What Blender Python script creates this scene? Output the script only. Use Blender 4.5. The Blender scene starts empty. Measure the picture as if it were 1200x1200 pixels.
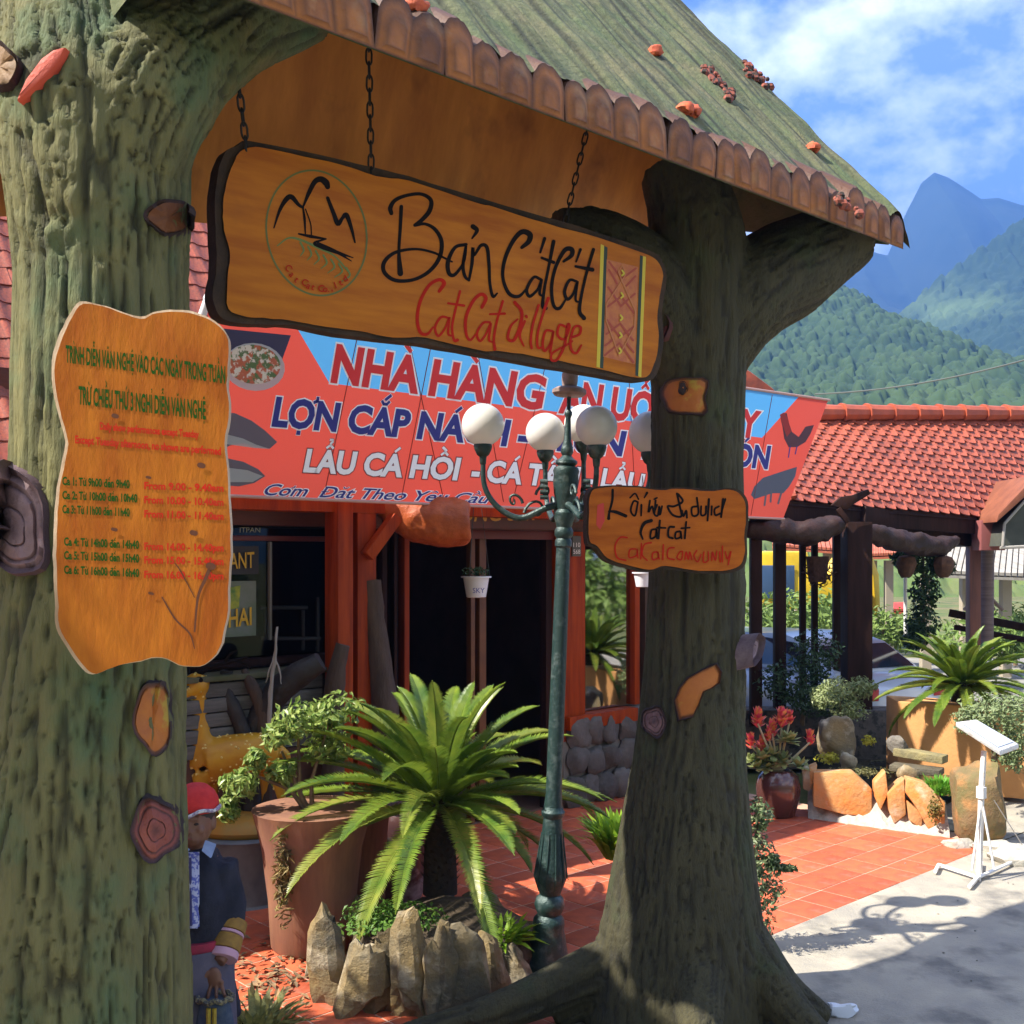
import bpy, math, random
import numpy as np
from mathutils import Vector, Matrix
random.seed(7); rng = np.random.default_rng(7)
R_ = math.radians
scene = bpy.context.scene
# ---------------------------------------------------------------- camera
CAMZ, FPX, HY = 2.4, 1300.0, 650.0
cam_d = bpy.data.cameras.new('camera'); cam = bpy.data.objects.new('camera', cam_d)
scene.collection.objects.link(cam); scene.camera = cam
cam.location = (0, 0, CAMZ); cam.rotation_euler = (R_(90), 0, 0)
cam_d.sensor_width = 36; cam_d.sensor_fit = 'HORIZONTAL'
cam_d.lens = 36*FPX/1200; cam_d.shift_y = (HY-600)/1200
cam_d.clip_start = .05; cam_d.clip_end = 12000
# ---------------------------------------------------------------- light
SUN_AZ = (-.954, -.299); SUN_EL = R_(50)
world = bpy.data.worlds.new("World"); scene.world = world; world.use_nodes = True
nt = world.node_tree; nt.nodes.clear()
def wn(t, **k):
    n = nt.nodes.new(t)
    for a, b in k.items(): setattr(n, a, b)
    return n
sky = wn('ShaderNodeTexSky', sky_type='NISHITA', sun_disc=False, sun_elevation=SUN_EL,
         sun_rotation=math.atan2(SUN_AZ[0], SUN_AZ[1]) % (2*math.pi), altitude=1500, air_density=1.0, dust_density=.6, ozone_density=2.5)
tc = wn('ShaderNodeTexCoord'); mp = wn('ShaderNodeMapping'); mp.inputs['Scale'].default_value = (1, 1, 1.5)
mp.inputs['Location'].default_value = (3.1, .35, .2)
nz = wn('ShaderNodeTexNoise'); nz.inputs['Scale'].default_value = 2.6; nz.inputs['Detail'].default_value = 9; nz.inputs['Roughness'].default_value = .55; nz.inputs['Distortion'].default_value = .25
rp = wn('ShaderNodeValToRGB'); rp.color_ramp.elements[0].position = .395; rp.color_ramp.elements[0].color = (.0,.0,.0,1); rp.color_ramp.elements[1].position = .485; rp.color_ramp.elements[1].color = (1,1,1,1)
nz2 = wn('ShaderNodeTexNoise'); nz2.inputs['Scale'].default_value = 5.5; nz2.inputs['Detail'].default_value = 7; nz2.inputs['Roughness'].default_value = .6
rp2 = wn('ShaderNodeValToRGB'); rp2.color_ramp.elements[0].position = .42; rp2.color_ramp.elements[0].color = (2.67,3.85,6.82,1); rp2.color_ramp.elements[1].position = .60; rp2.color_ramp.elements[1].color = (15.41,15.71,16.30,1)
tint = wn('ShaderNodeMix', data_type='RGBA', blend_type='MULTIPLY'); tint.inputs['Factor'].default_value = 1; tint.inputs['B'].default_value = (0.12,0.31,0.80,1)
mx = wn('ShaderNodeMix', data_type='RGBA'); bg = wn('ShaderNodeBackground'); wo = wn('ShaderNodeOutputWorld')
L = nt.links.new
L(tc.outputs['Generated'], mp.inputs['Vector']); L(mp.outputs[0], nz.inputs['Vector']); L(mp.outputs[0], nz2.inputs['Vector'])
L(nz.outputs[0], rp.inputs[0]); L(nz2.outputs[0], rp2.inputs[0]); L(rp.outputs[0], mx.inputs['Factor'])
L(sky.outputs[0], tint.inputs['A']); L(tint.outputs['Result'], mx.inputs['A']); L(rp2.outputs[0], mx.inputs['B']); L(mx.outputs['Result'], bg.inputs['Color'])
bg.inputs['Strength'].default_value = .05; L(bg.outputs[0], wo.inputs['Surface'])
sd = bpy.data.lights.new('sun', 'SUN'); sd.energy = 5.0; sd.angle = R_(.5); sd.color = (1, .93, .82)
so = bpy.data.objects.new('sun', sd); scene.collection.objects.link(so)
svec = Vector((SUN_AZ[0]*math.cos(SUN_EL), SUN_AZ[1]*math.cos(SUN_EL), math.sin(SUN_EL)))
so.rotation_euler = svec.to_track_quat('Z', 'Y').to_euler(); so.location = (-6, -4, 12)
scene.view_settings.view_transform = 'Standard'; scene.view_settings.look = 'None'
scene.view_settings.exposure = 1.66; scene.view_settings.gamma = 1; scene.view_settings.use_curve_mapping = False
scene.render.engine = 'CYCLES'

# ---------------------------------------------------------------- helpers
COL = scene.collection
def P(px, py, Y): return np.array([(px-600)/FPX*Y, Y, CAMZ+(HY-py)/FPX*Y])
def GP(px, py): return P(px, py, CAMZ*FPX/(py-HY))            # point on the ground
dG = np.array([.733, .680, 0]); nG = np.array([.680, -.733, 0]); RG = np.array([.94, 5.8, 0])
ZU = np.array([0, 0, 1.])
def gate(s, p, z): return RG + s*dG + p*nG + z*ZU
class Plane:
    """a vertical or tilted plane through o with normal n; hit() gives the point seen at a pixel"""
    def __init__(s, o, n): s.o = np.array(o, float); s.n = np.array(n, float)/np.linalg.norm(n)
    def hit(s, px, py, off=0):
        r = np.array([(px-600)/FPX, 1, (HY-py)/FPX]); c = np.array([0, 0, CAMZ])
        t = ((s.o + s.n*off - c) @ s.n)/(r @ s.n); return c + r*t
W = {}
def tagged(o, label=None, cat=None, group=None, kind=None):
    if label: o['label'] = label
    if cat: o['category'] = cat
    if group: o['group'] = group
    if kind: o['kind'] = kind
    return o
def thing(name, label, cat, loc, group=None, kind=None):
    o = bpy.data.objects.new(name, None); COL.objects.link(o); o.empty_display_size = .1
    o.location = Vector(loc); W[o.name] = np.array(loc, float)
    return tagged(o, label, cat, group, kind)
class G:
    def __init__(s): s.v = []; s.f = []
    def add(s, v, f):
        b = len(s.v); s.v.extend([tuple(map(float, q)) for q in v]); s.f.extend([tuple(b+i for i in q) for q in f]); return s
    def box(s, c, size, ax=None):
        ax = ax if ax is not None else (np.array([1.,0,0]), np.array([0,1.,0]), ZU)
        c = np.array(c, float); hx, hy, hz = [.5*a for a in size]
        v = [c + sx*hx*ax[0] + sy*hy*ax[1] + sz*hz*ax[2] for sz in (-1,1) for sy in (-1,1) for sx in (-1,1)]
        return s.add(v, [(0,2,3,1),(4,5,7,6),(0,1,5,4),(2,6,7,3),(0,4,6,2),(1,3,7,5)])
    def bar(s, a, b, w, h, up=ZU):
        a = np.array(a, float); b = np.array(b, float); d = b-a; L_ = np.linalg.norm(d); d = d/L_
        x = np.cross(d, up); x = x/np.linalg.norm(x); y = np.cross(x, d)
        return s.box((a+b)/2, (L_, w, h), (d, x, y))
    def tube(s, pts, r, n=10, cap=True, sq=None):
        pts = [np.array(p, float) for p in pts]; r = r if hasattr(r, '__len__') else [r]*len(pts)
        prev = None; rings = []
        for i, p in enumerate(pts):
            t = pts[min(i+1, len(pts)-1)] - pts[max(i-1, 0)]; t = t/(np.linalg.norm(t)+1e-9)
            if prev is None:
                a = np.array([1.,0,0]) if abs(t[0]) < .9 else np.array([0,1.,0]); u = np.cross(t, a)
            else: u = prev - t*(prev @ t)
            u = u/np.linalg.norm(u); w = np.cross(t, u); prev = u
            for k in range(n):
                A = 2*math.pi*k/n; rings.append(p + r[i]*(math.cos(A)*u + math.sin(A)*w))
        f = [(i*n+k, i*n+(k+1)%n, (i+1)*n+(k+1)%n, (i+1)*n+k) for i in range(len(pts)-1) for k in range(n)]
        if cap:
            f.append(tuple(range(n-1, -1, -1))); f.append(tuple((len(pts)-1)*n+k for k in range(n)))
        return s.add(rings, f)
    def lathe(s, prof, c=(0,0,0), n=20, axis=None):
        """prof: (radius, z) along the axis from c"""
        axis = ZU if axis is None else axis/np.linalg.norm(axis)
        return s.tube([np.array(c, float)+axis*z for r, z in prof], [max(r, 1e-4) for r, z in prof], n)
    def ball(s, c, r, n=16, m=10, ax=None):
        r = r if hasattr(r, '__len__') else (r, r, r); c = np.array(c, float)
        ax = ax if ax is not None else (np.array([1.,0,0]), np.array([0,1.,0]), ZU)
        v = [c + ax[2]*r[2]]
        for i in range(1, m):
            a = math.pi*i/m
            for k in range(n):
                b = 2*math.pi*k/n; v.append(c + ax[0]*r[0]*math.sin(a)*math.cos(b) + ax[1]*r[1]*math.sin(a)*math.sin(b) + ax[2]*r[2]*math.cos(a))
        v.append(c - ax[2]*r[2]); f = [(0, 1+k, 1+(k+1)%n) for k in range(n)]
        for i in range(m-2):
            for k in range(n): a = 1+i*n; f.append((a+k, a+n+k, a+n+(k+1)%n, a+(k+1)%n))
        e = len(v)-1; a = 1+(m-2)*n
        f += [(e, a+(k+1)%n, a+k) for k in range(n)]
        return s.add(v, f)
    def slab(s, poly, ext):
        """a closed 3-D polygon pushed along ext"""
        n = len(poly); poly = [np.array(p, float) for p in poly]; ext = np.array(ext, float)
        return s.add(poly + [p+ext for p in poly], [tuple(range(n)), tuple(range(2*n-1, n-1, -1))] + [(i, n+i, n+(i+1)%n, (i+1)%n) for i in range(n)])
    def grid(s, fn, nu, nv):
        v = [fn(i/nu, j/nv) for j in range(nv+1) for i in range(nu+1)]
        return s.add(v, [(j*(nu+1)+i, j*(nu+1)+i+1, (j+1)*(nu+1)+i+1, (j+1)*(nu+1)+i) for j in range(nv) for i in range(nu)])
def obj(name, g, m, parent=None, smooth=35, bevel=0, label=None, kind=None, loc=None, fixn=True):
    v, f = (g.v, g.f) if isinstance(g, G) else g
    v = np.array(v, float).reshape(-1, 3)
    if parent is not None: o0 = W[parent.name]
    elif loc is not None: o0 = np.array(loc, float)
    else: o0 = np.zeros(3)
    me = bpy.data.meshes.new(name); me.from_pydata((v-o0).tolist(), [], [tuple(int(i) for i in q) for q in f] if not isinstance(f, list) else f)
    if fixn and len(f) < 30000:
        import bmesh
        bm = bmesh.new(); bm.from_mesh(me); bmesh.ops.recalc_face_normals(bm, faces=bm.faces)
        if bevel: bmesh.ops.bevel(bm, geom=[e for e in bm.edges if len(e.link_faces) == 2 and e.calc_face_angle(0) > .6], offset=bevel, segments=2, affect='EDGES', profile=.6)
        bm.to_mesh(me); bm.free()
    if smooth:
        me.polygons.foreach_set('use_smooth', [True]*len(me.polygons))
        try: me.set_sharp_from_angle(angle=R_(smooth))
        except Exception: pass
    me.materials.append(m)
    o = bpy.data.objects.new(name, me); COL.objects.link(o)
    if parent is not None: o.parent = parent; W[o.name] = W[parent.name]
    else: o.location = Vector(o0); W[o.name] = o0
    return tagged(o, label, kind=kind)
def dark(m): return m
def inst(name, src, parent, mat4):
    """copy of a part sharing its mesh, placed by a matrix given in world space"""
    o = bpy.data.objects.new(name, src); COL.objects.link(o); o.parent = parent
    o.matrix_basis = Matrix.Translation(Vector(-W[parent.name])) @ mat4; return o
def basis(o, x, y, z):
    return Matrix(((x[0],y[0],z[0],o[0]),(x[1],y[1],z[1],o[1]),(x[2],y[2],z[2],o[2]),(0,0,0,1)))
# numpy gradient-free value noise, smooth, 0..1
def _h(i, j, k, s):
    n = (i*374761393 + j*668265263 + k*2147483647 + s*1274126177) & 0xffffffff
    n = ((n ^ (n >> 13))*1274126177) & 0xffffffff; n = ((n ^ (n >> 16))*2246822519) & 0xffffffff
    return ((n ^ (n >> 15)) & 0xffff)/65535.
_RM = np.array([[.36,.48,-.8],[-.8,.6,0],[.48,.64,.6]])
def noise(p, seed=0):
    p = np.asarray(p, float) @ _RM; q = np.floor(p).astype(np.int64); f = p-q; f = f*f*(3-2*f); r = 0
    for a in (0, 1):
        wa = f[..., 0] if a else 1-f[..., 0]
        for b in (0, 1):
            wb = f[..., 1] if b else 1-f[..., 1]
            for c in (0, 1):
                wc = f[..., 2] if c else 1-f[..., 2]
                r = r + wa*wb*wc*_h(q[..., 0]+a, q[..., 1]+b, q[..., 2]+c, seed)
    return r
def fbm(p, o=4, seed=0):
    p = np.asarray(p, float); r = 0; a = .5
    for i in range(o): r = r + a*noise(p*2**i, seed+i); a *= .5
    return r/(1-.5**o)
def remesh(g, vox, smooth_it=3):
    me = bpy.data.meshes.new('tmp'); me.from_pydata(g.v, [], g.f); o = bpy.data.objects.new('tmp', me); COL.objects.link(o)
    m = o.modifiers.new('r', 'REMESH'); m.mode = 'VOXEL'; m.voxel_size = vox
    if smooth_it: s = o.modifiers.new('s', 'SMOOTH'); s.iterations = smooth_it; s.factor = .6
    dg = bpy.context.evaluated_depsgraph_get(); e = o.evaluated_get(dg); r = e.to_mesh()
    n = len(r.vertices); v = np.zeros(n*3); r.vertices.foreach_get('co', v); nn = np.zeros(n*3); r.vertex_normals.foreach_get('vector', nn)
    f = [tuple(p.vertices) for p in r.polygons]; e.to_mesh_clear()
    bpy.data.objects.remove(o); bpy.data.meshes.remove(me)
    return v.reshape(-1, 3), f, nn.reshape(-1, 3)
# ---------------------------------------------------------------- materials
MC = {}
def mat(name, c1, c2=None, scale=6, stretch=(1,1,1), rough=.75, bump=0, bscale=30, bstretch=None, c3=None, s3=2., f3=(.5,.65),
        rnd=0, spec=.4, metal=0, transl=0, lo=.35, hi=.65, detail=6, attr=None, attrc=None, wave=None, coat=0, alpha=None):
    if name in MC: return MC[name]
    if 'knot' in name or 'scar' in name: attr, attrc = 'ring', (.025,.016,.018)
    m = bpy.data.materials.new(name); m.use_nodes = True; t = m.node_tree; N = t.nodes; b = N['Principled BSDF']; lk = t.links.new
    b.inputs['Roughness'].default_value = rough; b.inputs['Specular IOR Level'].default_value = spec; b.inputs['Metallic'].default_value = metal
    b.inputs['Coat Weight'].default_value = coat; b.inputs['Coat Roughness'].default_value = .12
    tc = N.new('ShaderNodeTexCoord')
    def nz(sc, st, det=detail, rg=.6):
        mp = N.new('ShaderNodeMapping'); mp.inputs['Scale'].default_value = st; lk(tc.outputs['Object'], mp.inputs['Vector'])
        n = N.new('ShaderNodeTexNoise'); n.inputs['Scale'].default_value = sc; n.inputs['Detail'].default_value = det; n.inputs['Roughness'].default_value = rg
        lk(mp.outputs[0], n.inputs['Vector']); return n.outputs[0]
    def ramp(x, a, b_):
        r = N.new('ShaderNodeMapRange'); r.inputs['From Min'].default_value = a; r.inputs['From Max'].default_value = b_; lk(x, r.inputs['Value']); return r.outputs[0]
    def mixc(f, a, b_, mode='MIX'):
        x = N.new('ShaderNodeMix'); x.data_type = 'RGBA'; x.blend_type = mode
        for k, q in (('Factor', f), ('A', a), ('B', b_)):
            if isinstance(q, (int, float)): x.inputs[k].default_value = q
            elif isinstance(q, tuple): x.inputs[k].default_value = (*q, 1)
            else: lk(q, x.inputs[k])
        return x.outputs['Result']
    col = c1
    if c2: col = mixc(ramp(nz(scale, stretch), lo, hi), c1, c2)
    if c3: col = mixc(ramp(nz(s3, stretch if s3 > 4 else (1,1,1), 4), *f3), col, c3)
    if wave:
        mp = N.new('ShaderNodeMapping'); mp.inputs['Scale'].default_value = wave[1]; lk(tc.outputs['Object'], mp.inputs['Vector'])
        w = N.new('ShaderNodeTexWave'); w.inputs['Scale'].default_value = wave[0]; w.inputs['Distortion'].default_value = wave[3]; w.inputs['Detail'].default_value = 3; w.bands_direction = wave[4] if len(wave) > 4 else 'Z'
        lk(mp.outputs[0], w.inputs['Vector']); col = mixc(ramp(w.outputs['Fac'], .35, .95), col, wave[2])
    if attr:
        a = N.new('ShaderNodeAttribute'); a.attribute_name = attr; col = mixc(a.outputs['Fac'], col, attrc)
    if rnd:
        oi = N.new('ShaderNodeObjectInfo'); r = N.new('ShaderNodeMapRange'); r.inputs['To Min'].default_value = 1-rnd; r.inputs['To Max'].default_value = 1+rnd*.6
        lk(oi.outputs['Random'], r.inputs['Value']); hv = N.new('ShaderNodeHueSaturation'); lk(r.outputs[0], hv.inputs['Value'])
        if isinstance(col, tuple): hv.inputs['Color'].default_value = (*col, 1)
        else: lk(col, hv.inputs['Color'])
        col = hv.outputs[0]
    if isinstance(col, tuple): b.inputs['Base Color'].default_value = (*col, 1)
    else: lk(col, b.inputs['Base Color'])
    if bump:
        bn = N.new('ShaderNodeBump'); bn.inputs['Strength'].default_value = min(1, bump); bn.inputs['Distance'].default_value = .02*max(1, bump)
        lk(nz(bscale, bstretch or stretch, 8, .65), bn.inputs['Height']); lk(bn.outputs[0], b.inputs['Normal'])
    if transl:
        tr = N.new('ShaderNodeBsdfTranslucent'); mxs = N.new('ShaderNodeMixShader'); mxs.inputs[0].default_value = transl
        if isinstance(col, tuple): tr.inputs['Color'].default_value = (*[min(1, q*1.3) for q in col], 1)
        else: lk(col, tr.inputs['Color'])
        lk(b.outputs[0], mxs.inputs[1]); lk(tr.outputs[0], mxs.inputs[2]); lk(mxs.outputs[0], N['Material Output'].inputs['Surface'])
    if alpha is not None:
        tr = N.new('ShaderNodeBsdfTransparent'); tr.inputs[0].default_value = (*c1, 1); gl = N.new('ShaderNodeBsdfGlossy'); gl.inputs['Roughness'].default_value = rough
        fr = N.new('ShaderNodeFresnel'); fr.inputs[0].default_value = 1.22; ad = N.new('ShaderNodeMath'); ad.operation = 'ADD'; ad.inputs[1].default_value = alpha
        lk(fr.outputs[0], ad.inputs[0]); ms = N.new('ShaderNodeMixShader'); lk(ad.outputs[0], ms.inputs[0]); lk(tr.outputs[0], ms.inputs[1]); lk(gl.outputs[0], ms.inputs[2]); lk(ms.outputs[0], N['Material Output'].inputs['Surface'])
    MC[name] = m; return m
BLACK = mat('black_paint', (.010,.007,.006), rough=.8, spec=.1)
RED = mat('red_paint', (.42,.018,.008), (.34,.015,.008), scale=20, rough=.8, spec=.1)
WHITE = mat('white_paint', (.8,.8,.78), rough=.5)
GREENP = mat('green_paint', (.03,.10,.02), rough=.5)
WOOD = mat('varnished_wood', (.42,.115,.012), (.27,.06,.007), scale=3, stretch=(1.2,1.2,7), rough=.38, bump=.12, bscale=14, c3=(.16,.042,.01), s3=3.0, f3=(.56,.78), spec=.15, lo=.3, hi=.7)
SIGNWOOD = mat('amber_sign_wood', (.46,.15,.008), (.33,.09,.006), scale=2.2, stretch=(1,1,8), rough=.4, bump=.1, bscale=12, c3=(.26,.08,.012), s3=2.2, f3=(.6,.8), spec=.12)
LOGW = mat('burnt_wood_edge', (.022,.014,.009), (.055,.03,.014), scale=9, rough=.85, bump=.6, bscale=18)
PALEW = mat('pale_lit_wood_edge', (.62,.50,.36), (.40,.27,.16), scale=12, stretch=(1,1,.3), rough=.8, bump=.5, bscale=25)
ORANGEW = mat('orange_stained_timber', (.38,.055,.006), (.22,.028,.005), scale=5, stretch=(3,3,.3), rough=.5, bump=.3, bscale=20, spec=.15)
DARKW = mat('dark_brown_timber', (.035,.014,.010), (.018,.008,.006), scale=5, stretch=(3,3,.3), spec=.15, rough=.7, bump=.3, bscale=20)
GLASS = mat('window_glass', (.5,.53,.53), rough=.02, alpha=.012)
STEELG = mat('dark_green_cast_iron', (.018,.045,.042), (.10,.135,.13), scale=14, rough=.42, bump=.35, bscale=50, lo=.52, hi=.72, metal=.3, spec=.6)
ROCK = mat('yellow_grey_rock', (.26,.19,.09), (.12,.11,.09), scale=4, rough=.85, bump=.9, bscale=12, c3=(.42,.36,.26), s3=7, f3=(.5,.66))
OROCK = mat('orange_sandstone', (.60,.24,.055), (.42,.28,.13), scale=5, rough=.8, bump=.8, bscale=14, c3=(.55,.42,.28), s3=6, f3=(.55,.7), rnd=.15)
MORTAR = mat('pale_mortar', (.50,.47,.40), (.34,.32,.28), scale=14, rough=.9, bump=.7, bscale=40)
TERRA = mat('terracotta_tile', (.60,.125,.048), (.42,.085,.04), scale=7, rough=.6, bump=.2, bscale=60, rnd=.24, c3=(.50,.26,.18), s3=4.2, f3=(.58,.85))
ROOFT = mat('red_roof_tile', (.40,.085,.038), (.20,.05,.03), scale=9, rough=.55, bump=.2, bscale=50, rnd=.28)
# ================================================================= TEXT AND PAINT
def strokes(name, plane, items, m, parent, off=.0015, closed=False):
    """painted brush strokes: each item = (points in the plane given by photo pixel, widths in px)"""
    g = G(); k = 0
    for pts, w in items:
        p = np.array(pts, float); n = len(p); w = np.array(w if hasattr(w, '__len__') else [w]*n, float)
        if n > 2:
            q = np.vstack([2*p[0]-p[1], p, 2*p[-1]-p[-2]]); out = []; ow = []
            for i in range(n-1):
                for t in np.linspace(0, 1, 7)[:-1]:
                    a, b, c, d = q[i:i+4]
                    out.append(.5*(2*b+(c-a)*t+(2*a-5*b+4*c-d)*t*t+(3*b-a-3*c+d)*t**3)); ow.append(w[i]*(1-t)+w[i+1]*t)
            out.append(p[-1]); ow.append(w[-1]); p = np.array(out); w = np.array(ow)
        t = np.gradient(p, axis=0); t = t/(np.linalg.norm(t, axis=1)[:, None]+1e-9); nn = np.stack([-t[:, 1], t[:, 0]], 1)
        k += 1; o = off + k*.0001
        for c, r, tt in ((p[0], w[0]/2, -t[0]), (p[-1], w[-1]/2, t[-1])):
            a0 = math.atan2(tt[1], tt[0]); arc = [c + r*np.array([math.cos(a0+a), math.sin(a0+a)]) for a in np.linspace(-math.pi/2, math.pi/2, 6)]
            g.add([plane.hit(*q, o) for q in arc], [tuple(range(6))])
        lft = [plane.hit(*(p[i]+nn[i]*w[i]/2), o) for i in range(len(p))]; rgt = [plane.hit(*(p[i]-nn[i]*w[i]/2), o) for i in range(len(p))]
        m_ = len(p); g.add(lft+rgt, [(i, i+1, m_+i+1, m_+i) for i in range(m_-1)])
    return obj(name, g, m, parent, smooth=0, fixn=False)
def flat(name, plane, poly, m, parent, off=.001):
    return obj(name, G().add([plane.hit(x, y, off) for x, y in poly], [tuple(range(len(poly)))]), m, parent, smooth=0, fixn=False)
def text_geo(body, bold=0., shear=0.):
    cu = bpy.data.curves.new('t', 'FONT'); cu.body = body; cu.size = 1; cu.offset = bold; cu.shear = shear; cu.resolution_u = 3
    o = bpy.data.objects.new('t', cu); COL.objects.link(o); dg = bpy.context.evaluated_depsgraph_get(); e = o.evaluated_get(dg); me = e.to_mesh()
    n = len(me.vertices); v = np.zeros(n*3); me.vertices.foreach_get('co', v); f = [tuple(p.vertices) for p in me.polygons]
    e.to_mesh_clear(); bpy.data.objects.remove(o); bpy.data.curves.remove(cu); return v.reshape(-1, 3)[:, :2], f
_cap = None
import unicodedata
_adv = {}
def adv(s):
    if s not in _adv: _adv[s] = (text_geo(s+'|')[0][:, 0].max() if s else text_geo('|')[0][:, 0].max())
    return _adv[s]
def vtext(body, bold, shear):
    """Vietnamese lettering: plain letters plus accents drawn as small strokes"""
    nf = unicodedata.normalize('NFD', body); base = ''; marks = []
    for ch in nf:
        if unicodedata.combining(ch): marks.append((len(base)-1, ch))
        elif ch in 'đĐ': base += 'd' if ch == 'đ' else 'D'; marks.append((len(base)-1, 'bar'))
        else: base += ch
    v, f = text_geo(base, bold, 0); v = v.tolist(); f = list(f); w0 = .045+bold
    def poly(pts, w):
        for (x0, y0), (x1, y1) in zip(pts[:-1], pts[1:]):
            d = math.hypot(x1-x0, y1-y0)+1e-9; nx, ny = -(y1-y0)/d*w/2, (x1-x0)/d*w/2; ex, ey = (x1-x0)/d*w*.3, (y1-y0)/d*w*.3; k = len(v)
            v.extend([[x0+nx-ex, y0+ny-ey], [x1+nx+ex, y1+ny+ey], [x1-nx+ex, y1-ny+ey], [x0-nx-ex, y0-ny-ey]]); f.append((k, k+1, k+2, k+3))
    done = {}
    for i, ch in marks:
        x0 = adv(base[:i])-adv(''); x1 = adv(base[:i+1])-adv(''); cx = (x0+x1)/2; up = base[i].isupper(); top = .74 if up else (.56 if base[i] != 'i' else .62); lv = done.get(i, 0); h = top+.06+lv*.13; w = w0
        cc = ord(ch) if len(ch) == 1 else 0
        if cc == 0x323: poly([(cx-.03, -.14), (cx+.03, -.14)], .07+bold)
        elif ch == 'bar': y = .36 if up else .62; poly([(x0+(.0 if up else (x1-x0)*.4), y), (x0+(x1-x0)*(.45 if up else 1.05), y)], w*.8)
        elif cc == 0x31b: ex = x1-(.06 if not up else .05); poly([(ex-.04, top-.07), (ex+.05, top-.03), (ex+.05, top+.06)], w)
        else:
            if cc == 0x300: poly([(cx-.10, h+.10), (cx+.03, h)], w)
            elif cc == 0x301: poly([(cx+.12, h+.12), (cx-.01, h)], w)
            elif cc == 0x302: poly([(cx-.11, h-.01), (cx, h+.08), (cx+.11, h-.01)], w*.9)
            elif cc == 0x306: poly([(cx-.11, h+.08), (cx-.05, h+.01), (cx+.05, h+.01), (cx+.11, h+.08)], w*.9)
            elif cc == 0x309: poly([(cx-.04, h+.12), (cx+.04, h+.12), (cx+.05, h+.06), (cx, h)], w*.9)
            elif cc == 0x303: poly([(cx-.12, h), (cx-.05, h+.07), (cx+.05, h), (cx+.12, h+.07)], w*.9)
            done[i] = lv+1
    v = np.array(v); v[:, 0] += v[:, 1]*shear; return v, f
def text(name, plane, body, a, b, h, m, parent, bold=.0, shear=0., off=.0015, outline=None, om=None, dh=0):
    """lettering from pixel a (left of baseline) to b (right), cap height h px (h+dh at the right end)"""
    global _cap
    if _cap is None: _cap = text_geo('H')[0][:, 1].max()
    v0, f = vtext(body, bold, shear); x0, x1 = v0[:, 0].min(), v0[:, 0].max()
    def put(v, f, mm, o, nm):
        pos = []
        for x, y in v:
            t = (x-x0)/(x1-x0); hh = h + dh*t
            pos.append(plane.hit(a[0]+(b[0]-a[0])*t, a[1]+(b[1]-a[1])*t - y/_cap*hh, o))
        return obj(nm, (pos, f), mm, parent, smooth=0, fixn=False)
    if outline:
        v, f2 = vtext(body, bold+outline, shear); put(v, f2, om, off, 'letter_outline'); off += .002
    return put(v0, f, m, off, name)
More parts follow.
